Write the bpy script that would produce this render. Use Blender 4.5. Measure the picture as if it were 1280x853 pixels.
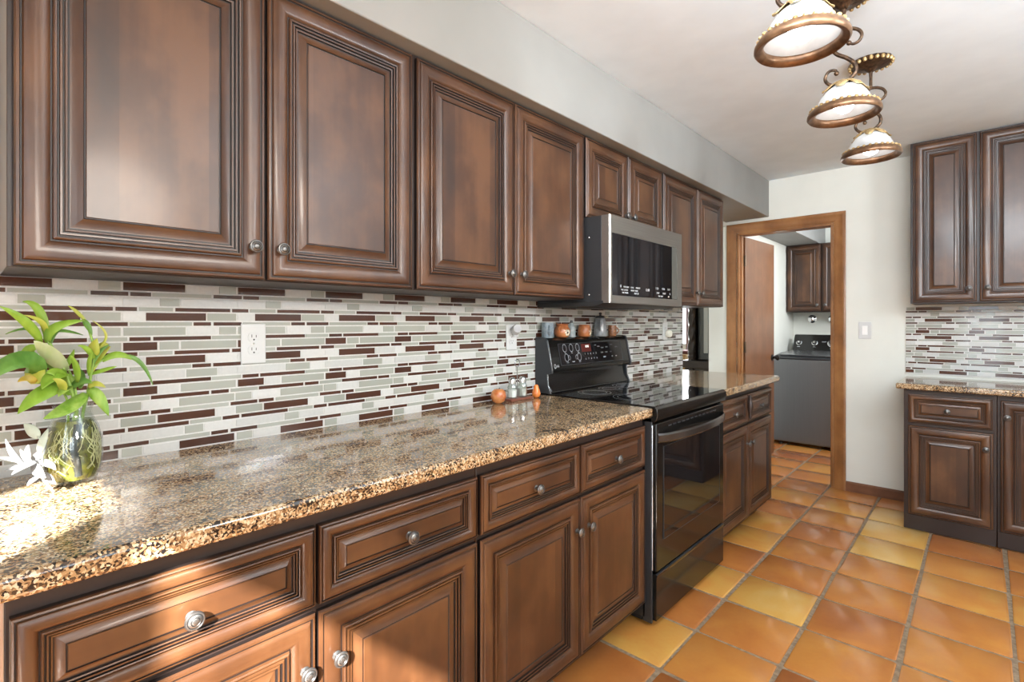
import bpy, math, random
from mathutils import Vector, Matrix

random.seed(11)
for _o in list(bpy.data.objects):
    bpy.data.objects.remove(_o, do_unlink=True)
SC = bpy.context.scene
COL = SC.collection
PI = math.pi

# ------------------------------------------------------------------ camera, sky, sun, window light, added fills, exposure
# World frame: x = 0 is the long tiled wall, y runs along it into the room, z is up.
cam_data = bpy.data.cameras.new('camera')
cam_data.sensor_width = 36.0
cam_data.lens = 635.508 / 1280 * 36.0
cam_data.shift_y = -23.25 / 1280
cam_data.clip_start = 0.02
cam = bpy.data.objects.new('camera', cam_data)
cam.location = (1.6421, 0.0, 1.2658)
cam.rotation_euler = (PI / 2, 0, 0.7463)
COL.objects.link(cam)
SC.camera = cam

SC.view_settings.view_transform = 'Standard'
SC.view_settings.look = 'None'
SC.view_settings.gamma = 1.0
SC.view_settings.use_curve_mapping = False
SC.view_settings.exposure = 0.62
SC.cycles.max_bounces = 10
SC.cycles.diffuse_bounces = 5
SC.cycles.glossy_bounces = 5
SC.cycles.transmission_bounces = 8
SC.cycles.transparent_max_bounces = 12
SC.cycles.sample_clamp_indirect = 6.0
SC.cycles.caustics_reflective = False
SC.cycles.caustics_refractive = False

world = bpy.data.worlds.new('sky')
SC.world = world
world.use_nodes = True
_bg = world.node_tree.nodes['Background']
_bg.inputs['Color'].default_value = (0.86, 0.93, 1.0, 1)
_bg.inputs['Strength'].default_value = 1.6


def light(name, kind, loc, energy, color=(1, 1, 1), aim=None, **kw):
    d = bpy.data.lights.new(name, kind)
    d.energy = energy
    d.color = color
    for k, v in kw.items():
        setattr(d, k, v)
    o = bpy.data.objects.new(name, d)
    o.location = loc
    if aim is not None:
        o.rotation_euler = Vector(aim).to_track_quat('-Z', 'Y').to_euler()
    COL.objects.link(o)
    return o


light('sun', 'SUN', (4, -4, 5), 44.0, (1.0, 0.975, 0.94), aim=(-1.0, 1.0, -0.885), angle=0.014)
light('patio_daylight', 'AREA', (1.75, -1.33, 1.35), 52, (0.86, 0.935, 1.0), aim=(0, 1, 0.05),
      shape='RECTANGLE', size=3.2, size_y=1.6)
light('side_daylight', 'AREA', (3.64, -0.62, 1.45), 14, (0.86, 0.935, 1.0), aim=(-1, 0.25, 0.0),
      shape='RECTANGLE', size=1.0, size_y=1.2)
light('ceiling_fill', 'AREA', (3.25, 1.9, 1.84), 40, (0.88, 0.945, 1.0), aim=(-0.6, 0.22, 1), shape='DISK', size=0.5)  # unseen fill added to brighten the ceiling, no fixture built
light('fill_light', 'AREA', (3.45, 0.70, 2.08), 13, (1.0, 0.93, 0.84), aim=(-1, 0.05, -0.12), shape='DISK', size=0.7, spread=math.radians(100))  # added off-frame fill that brightens the wall cabinets
light('fill_light', 'AREA', (1.95, 0.9, 2.30), 40, (0.88, 0.945, 1.0), aim=(-0.08, 1.0, -0.24), shape='RECTANGLE', size=1.8, size_y=0.5, spread=math.radians(140))  # another added fill, aimed at the far wall, without a real lamp
light('laundry_fill', 'AREA', (1.55, 5.2, 2.0), 28, (0.95, 0.97, 1.0), aim=(-1, 0.25, -0.35),
      shape='RECTANGLE', size=1.0, size_y=0.8)  # unseen light added to brighten the laundry, which has no window
light('dining_daylight', 'AREA', (-2.2, 6.9, 1.6), 60, (0.96, 0.98, 1.0), aim=(0.3, -1, 0),
      shape='RECTANGLE', size=1.6, size_y=1.4)


# ------------------------------------------------------------------ materials
def nodes_of(name):
    m = bpy.data.materials.new(name)
    m.use_nodes = True
    nt = m.node_tree
    return m, nt, nt.nodes['Principled BSDF']


def setp(b, **kw):
    names = dict(color='Base Color', rough='Roughness', metal='Metallic', ior='IOR', coat='Coat Weight',
                 coat_rough='Coat Roughness', trans='Transmission Weight', spec='Specular IOR Level',
                 emit='Emission Strength', emit_color='Emission Color', sss='Subsurface Weight', alpha='Alpha')
    for k, v in kw.items():
        if k in ('color', 'emit_color') and len(v) == 3:
            v = (*v, 1)
        b.inputs[names[k]].default_value = v


def plain(name, color, rough=0.5, **kw):
    m, nt, b = nodes_of(name)
    setp(b, color=color, rough=rough, **kw)
    return m


def N(nt, t, **kw):
    n = nt.nodes.new(t)
    for k, v in kw.items():
        if k in n.inputs:
            n.inputs[k].default_value = v
        else:
            setattr(n, k, v)
    return n


def ramp(nt, stops, interp='LINEAR'):
    r = nt.nodes.new('ShaderNodeValToRGB')
    e = r.color_ramp.elements
    r.color_ramp.interpolation = interp
    while len(e) < len(stops):
        e.new(0.5)
    for i, (p, c) in enumerate(stops):
        e[i].position = p
        e[i].color = (*c, 1) if len(c) == 3 else c
    return r


def coords(nt, scale=(1, 1, 1), kind='Object'):
    tc = nt.nodes.new('ShaderNodeTexCoord')
    mp = nt.nodes.new('ShaderNodeMapping')
    mp.inputs['Scale'].default_value = scale
    nt.links.new(tc.outputs[kind], mp.inputs['Vector'])
    return mp


def speckle(name, color, color2, scale, rough, detail=3, **kw):
    """two-tone noise surface"""
    m, nt, b = nodes_of(name)
    mp = coords(nt)
    n = N(nt, 'ShaderNodeTexNoise', Scale=scale, Detail=detail)
    nt.links.new(mp.outputs[0], n.inputs['Vector'])
    r = ramp(nt, [(0.35, color), (0.65, color2)])
    nt.links.new(n.outputs['Fac'], r.inputs[0])
    nt.links.new(r.outputs[0], b.inputs['Base Color'])
    setp(b, rough=rough, **kw)
    return m


def wood(name, dark, mid, lite, along='Z', rough=0.40, coat=0.16, board=0.085, coat_rough=0.14):
    m, nt, b = nodes_of(name)
    lk = nt.links.new
    sc = {'Z': (26, 26, 1.6), 'X': (1.6, 26, 26), 'Y': (26, 1.6, 26)}[along]
    mp = coords(nt, sc)
    n1 = N(nt, 'ShaderNodeTexNoise', Scale=1.0, Detail=5.0, Roughness=0.5, Distortion=0.12)
    lk(mp.outputs[0], n1.inputs['Vector'])
    mp2 = coords(nt, (3.5, 3.5, 2.5))
    n2 = N(nt, 'ShaderNodeTexNoise', Scale=1.6, Detail=4.0, Roughness=0.55)
    lk(mp2.outputs[0], n2.inputs['Vector'])
    # glued boards, each with its own tone
    tc = nt.nodes.new('ShaderNodeTexCoord')
    sx = nt.nodes.new('ShaderNodeSeparateXYZ')
    lk(tc.outputs['Object'], sx.inputs[0])
    dv = N(nt, 'ShaderNodeMath', operation='DIVIDE')
    lk(sx.outputs['Z' if along != 'Z' else 'X'], dv.inputs[0])
    dv.inputs[1].default_value = board
    fl = N(nt, 'ShaderNodeMath', operation='FLOOR')
    lk(dv.outputs[0], fl.inputs[0])
    wn = N(nt, 'ShaderNodeTexWhiteNoise', noise_dimensions='1D')
    lk(fl.outputs[0], wn.inputs['W'])
    a1 = N(nt, 'ShaderNodeMath', operation='MULTIPLY_ADD')
    lk(n1.outputs['Fac'], a1.inputs[0]); a1.inputs[1].default_value = 0.30
    lk(n2.outputs['Fac'], a1.inputs[2])
    a2 = N(nt, 'ShaderNodeMath', operation='MULTIPLY_ADD')
    lk(wn.outputs['Value'], a2.inputs[0]); a2.inputs[1].default_value = 0.16
    lk(a1.outputs[0], a2.inputs[2])
    r = ramp(nt, [(0.46, dark), (0.72, mid), (0.92, lite)])
    lk(a2.outputs[0], r.inputs[0])
    lk(r.outputs[0], b.inputs['Base Color'])
    setp(b, rough=rough, coat=coat, coat_rough=coat_rough)
    return m


WD, WM, WL = (0.026, 0.0094, 0.0036), (0.056, 0.0208, 0.0072), (0.100, 0.042, 0.0160)
M_WV = wood('cabinet_wood_upright_grain', WD, WM, WL, 'Z')
M_WH = wood('cabinet_wood_level_grain', WD, WM, WL, 'X', board=5.0)
M_GLAZE = plain('dark_glaze', (0.008, 0.004, 0.003), 0.5)
M_WIN = plain('dark_wood_and_gap_shade', (0.022, 0.0115, 0.0085), 0.45)  # dark wood; also shade painted into front gaps and undersides
M_OAK = wood('orange_oak', (0.13, 0.050, 0.014), (0.25, 0.105, 0.032), (0.36, 0.165, 0.058), 'Z', rough=0.4, coat=0.2, board=3.0)
M_OAKH = wood('orange_oak_level', (0.13, 0.050, 0.014), (0.25, 0.105, 0.032), (0.36, 0.165, 0.058), 'X', rough=0.4, coat=0.2, board=3.0)
M_DOOR = wood('red_brown_veneer', (0.115, 0.042, 0.014), (0.15, 0.058, 0.020), (0.19, 0.078, 0.029), 'Z', rough=0.32, coat=0.3, board=3.0)
M_PEWTER = plain('antique_pewter', (0.17, 0.165, 0.16), 0.36, metal=0.9)
M_PEWTERD = plain('pewter_dark_ring', (0.055, 0.052, 0.05), 0.45, metal=0.8)

M_WALL = speckle('cream_wall_paint', (0.69, 0.70, 0.645), (0.73, 0.74, 0.685), 3.0, 0.7)
M_CEIL = speckle('ceiling_paint', (0.68, 0.765, 0.83), (0.72, 0.805, 0.87), 6.0, 0.8)
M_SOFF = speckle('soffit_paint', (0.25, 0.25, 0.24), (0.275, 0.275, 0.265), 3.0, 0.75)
M_WHITE = plain('white_plastic', (0.60, 0.605, 0.60), 0.35)
M_SLOT = plain('socket_slot', (0.02, 0.02, 0.02), 0.6)
M_BLACK = plain('black_enamel', (0.007, 0.0065, 0.006), 0.14, spec=0.4, coat=0.15, coat_rough=0.05)
M_BLKGLASS = plain('black_glass', (0.006, 0.006, 0.007), 0.035, spec=0.7)
M_BLKPLAST = plain('black_plastic', (0.02, 0.02, 0.021), 0.42)
M_CHARC = plain('charcoal_metal', (0.05, 0.053, 0.058), 0.34, metal=0.5)
M_EDGE = plain('bright_edge_trim', (0.42, 0.43, 0.45), 0.25, metal=1.0)
M_MARK = plain('printed_mark', (0.62, 0.64, 0.66), 0.5)
M_MARKD = plain('dim_printed_mark', (0.22, 0.23, 0.24), 0.5)
M_CHROME = plain('chrome', (0.7, 0.7, 0.7), 0.12, metal=1.0)


def brushed(name, c1, c2, along, rough):
    m, nt, b = nodes_of(name)
    mp = coords(nt, {'Y': (300, 3, 300), 'Z': (300, 300, 3), 'X': (3, 300, 300)}[along])
    n = N(nt, 'ShaderNodeTexNoise', Scale=1.0, Detail=2.0)
    nt.links.new(mp.outputs[0], n.inputs['Vector'])
    r = ramp(nt, [(0.3, c1), (0.7, c2)])
    nt.links.new(n.outputs['Fac'], r.inputs[0])
    nt.links.new(r.outputs[0], b.inputs['Base Color'])
    setp(b, rough=rough, metal=1.0)
    return m


M_STEEL = brushed('dark_brushed_steel', (0.34, 0.322, 0.30), (0.41, 0.39, 0.365), 'Y', 0.36)
M_WASHER = brushed('washer_grey_steel', (0.21, 0.215, 0.222), (0.225, 0.23, 0.236), 'Z', 0.48)


def granite():
    m, nt, b = nodes_of('speckled_granite')
    lk = nt.links.new
    mp = coords(nt)
    wob = N(nt, 'ShaderNodeTexNoise', Scale=110.0, Detail=2.0)
    lk(mp.outputs[0], wob.inputs['Vector'])
    mx = N(nt, 'ShaderNodeMix', data_type='VECTOR')
    mx.inputs['Factor'].default_value = 0.009
    lk(mp.outputs[0], mx.inputs[4]); lk(wob.outputs['Color'], mx.inputs[5])
    v = N(nt, 'ShaderNodeTexVoronoi', Scale=275.0, Randomness=1.0)
    lk(mx.outputs[1], v.inputs['Vector'])
    sp = nt.nodes.new('ShaderNodeSeparateColor')
    lk(v.outputs['Color'], sp.inputs[0])
    big = N(nt, 'ShaderNodeTexNoise', Scale=17.0, Detail=3.0, Roughness=0.6)
    lk(mp.outputs[0], big.inputs['Vector'])
    ad = N(nt, 'ShaderNodeMath', operation='MULTIPLY_ADD')
    lk(big.outputs['Fac'], ad.inputs[0]); ad.inputs[1].default_value = 1.5
    lk(sp.outputs[0], ad.inputs[2])
    sb = N(nt, 'ShaderNodeMath', operation='SUBTRACT')
    lk(ad.outputs[0], sb.inputs[0]); sb.inputs[1].default_value = 0.75
    r = ramp(nt, [(0.0, (0.014, 0.012, 0.012)), (0.14, (0.055, 0.033, 0.020)), (0.26, (0.17, 0.092, 0.042)),
                  (0.40, (0.33, 0.205, 0.100)), (0.60, (0.45, 0.315, 0.175)), (0.80, (0.57, 0.46, 0.315)), (0.98, (0.22, 0.12, 0.055))], 'CONSTANT')
    lk(sb.outputs[0], r.inputs[0])
    lk(r.outputs[0], b.inputs['Base Color'])
    setp(b, rough=0.10, coat=0.35, coat_rough=0.03)
    return m


M_GRAN = granite()


def tile_mat(name, c1, c2, rough, coat, scale=60.0, spec=0.5):
    m, nt, b = nodes_of(name)
    lk = nt.links.new
    ge = nt.nodes.new('ShaderNodeNewGeometry')
    mp = coords(nt)
    n = N(nt, 'ShaderNodeTexNoise', Scale=scale, Detail=4.0)
    lk(mp.outputs[0], n.inputs['Vector'])
    a = N(nt, 'ShaderNodeMath', operation='MULTIPLY_ADD')
    lk(n.outputs['Fac'], a.inputs[0]); a.inputs[1].default_value = 0.5
    h = N(nt, 'ShaderNodeMath', operation='MULTIPLY'); h.inputs[1].default_value = 0.5
    lk(ge.outputs['Random Per Island'], h.inputs[0])
    lk(h.outputs[0], a.inputs[2])
    r = ramp(nt, [(0.15, c1), (0.85, c2)])
    lk(a.outputs[0], r.inputs[0])
    lk(r.outputs[0], b.inputs['Base Color'])
    setp(b, rough=rough, coat=coat, coat_rough=0.03, spec=spec)
    return m


M_TB = tile_mat('brown_glass_tile', (0.046, 0.0150, 0.0085), (0.076, 0.027, 0.0155), 0.12, 0.2, 8)
M_TG = tile_mat('grey_green_glass_tile', (0.31, 0.325, 0.285), (0.40, 0.41, 0.365), 0.12, 0.3, 8)
M_TW = tile_mat('white_stone_tile', (0.47, 0.475, 0.46), (0.62, 0.62, 0.605), 0.30, 0.1, 120)
M_GROUT = speckle('pale_grout', (0.60, 0.595, 0.575), (0.66, 0.655, 0.635), 200, 0.8)


def saltillo():
    """fired clay: every tile has its own hue, with a soft flame mark of another"""
    m, nt, b = nodes_of('glazed_clay_tile')
    lk = nt.links.new
    at = nt.nodes.new('ShaderNodeAttribute'); at.attribute_name = 'clay'
    mp = coords(nt)
    n = N(nt, 'ShaderNodeTexNoise', Scale=3.2, Detail=3.0, Distortion=0.8)
    lk(mp.outputs[0], n.inputs['Vector'])
    f = N(nt, 'ShaderNodeTexNoise', Scale=70.0, Detail=4.0)
    lk(mp.outputs[0], f.inputs['Vector'])
    sx = nt.nodes.new('ShaderNodeSeparateColor')
    lk(at.outputs['Color'], sx.inputs[0])
    a = N(nt, 'ShaderNodeMath', operation='MULTIPLY_ADD')
    lk(n.outputs['Fac'], a.inputs[0]); a.inputs[1].default_value = 0.75
    lk(sx.outputs[0], a.inputs[2])
    c = N(nt, 'ShaderNodeMath', operation='MULTIPLY_ADD')
    lk(f.outputs['Fac'], c.inputs[0]); c.inputs[1].default_value = 0.10
    lk(a.outputs[0], c.inputs[2])
    s = N(nt, 'ShaderNodeMath', operation='SUBTRACT'); s.inputs[1].default_value = 0.42
    lk(c.outputs[0], s.inputs[0])
    r = ramp(nt, [(0.0, (0.28, 0.085, 0.026)), (0.30, (0.41, 0.150, 0.036)), (0.55, (0.50, 0.210, 0.046)),
                  (0.78, (0.54, 0.30, 0.070)), (1.0, (0.58, 0.38, 0.14))])
    lk(s.outputs[0], r.inputs[0])
    lk(r.outputs[0], b.inputs['Base Color'])
    bm = N(nt, 'ShaderNodeBump', Strength=0.12, Distance=0.002)
    lk(n.outputs['Fac'], bm.inputs['Height'])
    lk(bm.outputs[0], b.inputs['Normal'])
    setp(b, rough=0.26, coat=0.45, coat_rough=0.10)
    return m


M_CLAY = saltillo()
M_FGROUT = speckle('floor_grout', (0.17, 0.115, 0.068), (0.29, 0.21, 0.135), 60, 0.9, detail=6)
M_TAN = plain('tan_floor', (0.50, 0.32, 0.13), 0.4)
M_BASEB = wood('dark_red_baseboard', (0.09, 0.032, 0.014), (0.15, 0.058, 0.026), (0.2, 0.085, 0.04), 'X', board=3.0)

M_BRONZE = speckle('rubbed_bronze', (0.035, 0.020, 0.012), (0.11, 0.062, 0.034), 60, 0.4, metal=0.7)
M_COPPER = speckle('copper_bronze_rim', (0.10, 0.052, 0.026), (0.19, 0.102, 0.052), 40, 0.36, metal=0.6)
M_GOLD = speckle('antique_gold_leaf', (0.30, 0.19, 0.075), (0.55, 0.40, 0.20), 50, 0.45, metal=0.6)


def shade_glass():
    m, nt, b = nodes_of('white_alabaster_glass')
    lk = nt.links.new
    mp = coords(nt)
    n = N(nt, 'ShaderNodeTexNoise', Scale=9.0, Detail=4.0, Distortion=1.2)
    lk(mp.outputs[0], n.inputs['Vector'])
    r = ramp(nt, [(0.3, (0.52, 0.52, 0.515)), (0.7, (0.68, 0.68, 0.67))])
    lk(n.outputs['Fac'], r.inputs[0])
    lk(r.outputs[0], b.inputs['Base Color'])
    setp(b, rough=0.25)
    t = N(nt, 'ShaderNodeBsdfTranslucent')
    lk(r.outputs[0], t.inputs[0])
    mx = N(nt, 'ShaderNodeMixShader'); mx.inputs[0].default_value = 0.5
    lk(b.outputs[0], mx.inputs[1]); lk(t.outputs[0], mx.inputs[2])
    lk(mx.outputs[0], nt.nodes['Material Output'].inputs[0])
    return m


M_SHADE = shade_glass()
M_BULB = plain('lit_bulb', (1, 1, 1), 0.4, emit=9.0, emit_color=(0.98, 0.985, 1.0))


def clear_glass(name, tint, gloss=0.10):
    """thin clear glass: mostly see-through, reflecting at the rims"""
    m, nt, b = nodes_of(name)
    lk = nt.links.new
    t = N(nt, 'ShaderNodeBsdfTransparent'); t.inputs[0].default_value = (*tint, 1)
    g = N(nt, 'ShaderNodeBsdfGlossy'); g.inputs['Roughness'].default_value = 0.03
    fr = N(nt, 'ShaderNodeLayerWeight', Blend=0.5)
    pw = N(nt, 'ShaderNodeMath', operation='POWER'); pw.inputs[1].default_value = 4.0
    lk(fr.outputs['Facing'], pw.inputs[0])
    a = N(nt, 'ShaderNodeMath', operation='MULTIPLY_ADD'); a.inputs[1].default_value = 0.7; a.inputs[2].default_value = 0.04 + gloss
    lk(pw.outputs[0], a.inputs[0])
    mx = N(nt, 'ShaderNodeMixShader')
    lk(a.outputs[0], mx.inputs[0]); lk(t.outputs[0], mx.inputs[1]); lk(g.outputs[0], mx.inputs[2])
    lk(mx.outputs[0], nt.nodes['Material Output'].inputs[0])
    return m


M_GLASS = clear_glass('clear_glass', (0.93, 0.95, 0.94), 0.02)
M_PANE = clear_glass('window_glass', (0.97, 0.98, 0.98), 0.0)


def leaf_mat(name, c1, c2, trans=0.35):
    m, nt, b = nodes_of(name)
    lk = nt.links.new
    mp = coords(nt, (60, 60, 18))
    n = N(nt, 'ShaderNodeTexNoise', Scale=1.0, Detail=3.0)
    lk(mp.outputs[0], n.inputs['Vector'])
    r = ramp(nt, [(0.3, c1), (0.7, c2)])
    lk(n.outputs['Fac'], r.inputs[0])
    lk(r.outputs[0], b.inputs['Base Color'])
    setp(b, rough=0.38)
    t = N(nt, 'ShaderNodeBsdfTranslucent')
    lk(r.outputs[0], t.inputs[0])
    mx = N(nt, 'ShaderNodeMixShader'); mx.inputs[0].default_value = trans
    lk(b.outputs[0], mx.inputs[1]); lk(t.outputs[0], mx.inputs[2])
    lk(mx.outputs[0], nt.nodes['Material Output'].inputs[0])
    return m


LEAF = {'g': leaf_mat('leaf_green', (0.24, 0.42, 0.035), (0.36, 0.55, 0.07)),
        'd': leaf_mat('leaf_deep_green', (0.13, 0.30, 0.05), (0.22, 0.42, 0.09)),
        'y': leaf_mat('leaf_yellow_green', (0.46, 0.50, 0.05), (0.58, 0.58, 0.12)),
        'p': leaf_mat('leaf_pale', (0.50, 0.58, 0.28), (0.62, 0.66, 0.40)),
        'v': leaf_mat('leaf_veined', (0.20, 0.42, 0.03), (0.50, 0.68, 0.16)),
        'o': leaf_mat('leaf_wilted', (0.60, 0.42, 0.05), (0.66, 0.52, 0.16)),
        's': leaf_mat('silver_leaf', (0.20, 0.20, 0.205), (0.34, 0.34, 0.345), 0.15),
        'q': leaf_mat('grey_green_leaf', (0.50, 0.55, 0.46), (0.66, 0.70, 0.60), 0.2)}
M_STEM = plain('green_stem', (0.22, 0.36, 0.06), 0.45)
M_ROOT = plain('pale_root', (0.62, 0.60, 0.32), 0.5)


def water_mat():
    m, nt, b = nodes_of('olive_water')
    lk = nt.links.new
    mp = coords(nt, (1, 1, 0.5))
    n = N(nt, 'ShaderNodeTexNoise', Scale=38.0, Detail=4.0, Distortion=1.5)
    lk(mp.outputs[0], n.inputs['Vector'])
    r = ramp(nt, [(0.32, (0.035, 0.045, 0.025)), (0.5, (0.15, 0.16, 0.02)), (0.7, (0.42, 0.40, 0.06))])
    lk(n.outputs['Fac'], r.inputs[0])
    lk(r.outputs[0], b.inputs['Base Color'])
    setp(b, rough=0.15)
    t = N(nt, 'ShaderNodeBsdfTransparent'); t.inputs[0].default_value = (0.75, 0.75, 0.35, 1)
    mx = N(nt, 'ShaderNodeMixShader'); mx.inputs[0].default_value = 0.25
    lk(b.outputs[0], mx.inputs[1]); lk(t.outputs[0], mx.inputs[2])
    lk(mx.outputs[0], nt.nodes['Material Output'].inputs[0])
    return m


M_WATER = water_mat()


# ------------------------------------------------------------------ mesh building
class MB:
    def __init__(s):
        s.v, s.f, s.m, s.c = [], [], [], []

    def add(s, vs, fs, mi=0, M=None):
        o = len(s.v)
        s.v += [tuple(M @ Vector(p)) if M is not None else tuple(p) for p in vs]
        for k, f in enumerate(fs):
            s.f.append([i + o for i in f])
            s.m.append(mi[k] if isinstance(mi, list) else mi)
        return s

    def box(s, x0, x1, y0, y1, z0, z1, mi=0, M=None):
        vs = [(x, y, z) for x in (x0, x1) for y in (y0, y1) for z in (z0, z1)]
        fs = [(0, 1, 3, 2), (4, 6, 7, 5), (0, 4, 5, 1), (2, 3, 7, 6), (0, 2, 6, 4), (1, 5, 7, 3)]
        return s.add(vs, fs, mi, M)

    def prism(s, poly, a0, a1, axis='y', mi=0, M=None):
        """poly in the two other axes, extruded along axis"""
        n = len(poly)

        def P(p, a):
            return {'y': (p[0], a, p[1]), 'x': (a, p[0], p[1]), 'z': (p[0], p[1], a)}[axis]
        vs = [P(p, a0) for p in poly] + [P(p, a1) for p in poly]
        fs = [tuple(range(n)), tuple(range(2 * n - 1, n - 1, -1))] + [(i, i + n, (i + 1) % n + n, (i + 1) % n) for i in range(n)]
        return s.add(vs, fs, mi, M)

    def lathe(s, prof, M=None, n=24, mi=0, lobes=None):
        """prof: (r, z[, mat]) from one end to the other, about local z; lobes=(count, amount by index)"""
        vs, fs, ms = [], [], []
        for k, p in enumerate(prof):
            for i in range(n):
                a = 2 * PI * i / n
                r = p[0]
                if lobes:
                    r *= 1 + lobes[1] * (0.5 + 0.5 * math.cos(lobes[0] * a)) * (1 if k % 2 else 0.6)
                vs.append((r * math.cos(a), r * math.sin(a), p[1]))
        for k in range(len(prof) - 1):
            mk = prof[k][2] if len(prof[k]) > 2 else mi
            for i in range(n):
                j = (i + 1) % n
                fs.append((k * n + i, k * n + j, (k + 1) * n + j, (k + 1) * n + i)); ms.append(mk)
        for k, rev in ((0, True), (len(prof) - 1, False)):
            if prof[k][0] > 1e-6 and tuple(prof[0][:2]) != tuple(prof[-1][:2]):
                ring = [k * n + i for i in range(n)]
                fs.append(tuple(reversed(ring)) if rev else tuple(ring))
                ms.append(prof[min(k, len(prof) - 1)][2] if len(prof[k]) > 2 else mi)
        return s.add(vs, fs, ms, M)

    def tube(s, pts, r, n=8, mi=0, M=None):
        pts = [Vector(p) for p in pts]
        rs = r if isinstance(r, (list, tuple)) else [r] * len(pts)
        vs, fs = [], []
        t0 = (pts[1] - pts[0]).normalized()
        u = t0.orthogonal().normalized()
        for k, p in enumerate(pts):
            a = pts[max(k - 1, 0)]; b = pts[min(k + 1, len(pts) - 1)]
            t = (b - a).normalized()
            u = (u - t * u.dot(t))
            u = u.normalized() if u.length > 1e-6 else t.orthogonal().normalized()
            w = t.cross(u)
            for i in range(n):
                an = 2 * PI * i / n
                vs.append(p + (u * math.cos(an) + w * math.sin(an)) * rs[k])
        for k in range(len(pts) - 1):
            for i in range(n):
                j = (i + 1) % n
                fs.append((k * n + i, k * n + j, (k + 1) * n + j, (k + 1) * n + i))
        fs.append(tuple(range(n - 1, -1, -1)))
        fs.append(tuple(range((len(pts) - 1) * n, len(pts) * n)))
        return s.add(vs, fs, mi, M)

    def ball(s, c, r, n=14, mi=0, sx=1, sy=1, sz=1):
        prof = [(r * math.sin(PI * k / (n // 2)) if 0 < k < n // 2 else 0.0, -r * math.cos(PI * k / (n // 2))) for k in range(n // 2 + 1)]
        return s.lathe(prof, Matrix.Translation(c) @ Matrix.Diagonal((sx, sy, sz, 1)), n, mi)

    def text(s, txt, size, M, mi=0, depth=0.0003):
        c = bpy.data.curves.new('lettering', 'FONT')
        c.body = txt; c.size = size; c.extrude = depth
        c.align_x = 'CENTER'; c.align_y = 'CENTER'; c.resolution_u = 2
        o = bpy.data.objects.new('lettering', c)
        COL.objects.link(o)
        bpy.context.view_layer.update()
        me = bpy.data.meshes.new_from_object(o.evaluated_get(bpy.context.evaluated_depsgraph_get()))
        s.add([v.co for v in me.vertices], [tuple(p.vertices) for p in me.polygons], mi, M)
        bpy.data.objects.remove(o, do_unlink=True)
        bpy.data.meshes.remove(me); bpy.data.curves.remove(c)
        return s

    def build(s, name, mats, parent=None, at=None, bevel=0.0, angle=35, seg=2, solid=0.0, weld=True):
        """parent: an Empty or a part under one (geometry given in world space); at: origin of a thing that is one mesh"""
        me = bpy.data.meshes.new(name)
        vs = s.v
        if parent is not None:
            inv = ROOT[parent.name].inverted()
            vs = [tuple(inv @ Vector(p)) for p in vs]
        elif at is not None:
            vs = [(p[0] - at[0], p[1] - at[1], p[2] - at[2]) for p in vs]
        me.from_pydata(vs, [], s.f)
        if not isinstance(mats, (list, tuple)):
            mats = [mats]
        for m in mats:
            me.materials.append(m)
        me.polygons.foreach_set('material_index', s.m)
        me.polygons.foreach_set('use_smooth', [True] * len(s.f))
        me.validate()
        import bmesh
        bm = bmesh.new(); bm.from_mesh(me)
        if weld:
            bmesh.ops.remove_doubles(bm, verts=bm.verts, dist=1e-6)
        bmesh.ops.recalc_face_normals(bm, faces=bm.faces)
        bm.to_mesh(me); bm.free()
        me.set_sharp_from_angle(angle=math.radians(angle))
        o = bpy.data.objects.new(name, me)
        COL.objects.link(o)
        if parent is not None:
            o.parent = parent
            ROOT[o.name] = ROOT[parent.name]
        elif at is not None:
            o.location = at
        if bevel:
            b = o.modifiers.new('edge', 'BEVEL'); b.width = bevel; b.segments = seg
            b.limit_method = 'ANGLE'; b.angle_limit = math.radians(50)
        if solid:
            b = o.modifiers.new('thickness', 'SOLIDIFY'); b.thickness = solid; b.offset = 0
        return o


ROOT = {}


def thing(name, label, cat, loc=(0, 0, 0), rot=0.0, group=None):
    o = bpy.data.objects.new(name, None)
    o.empty_display_size = 0.05
    o.location = loc; o.rotation_euler = (0, 0, rot)
    COL.objects.link(o)
    ROOT[o.name] = Matrix.Translation(loc) @ Matrix.Rotation(rot, 4, 'Z')
    return tag(o, label, cat, group)


def tag(o, label, cat, group=None):
    o['label'] = label; o['category'] = cat
    if group:
        o['group'] = group
    return o


def struct(o):
    o['kind'] = 'structure'
    return o


def frame(o, u, v):
    """matrix whose local x, y lie along u, v at point o"""
    u = Vector(u).normalized(); v = Vector(v); v = (v - u * v.dot(u)).normalized(); w = u.cross(v)
    m = Matrix((u, v, w)).transposed().to_4x4()
    m.translation = o
    return m

# ------------------------------------------------------------------ the setting
YF, YB, ZC = 4.524, -1.22, 2.437


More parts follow.
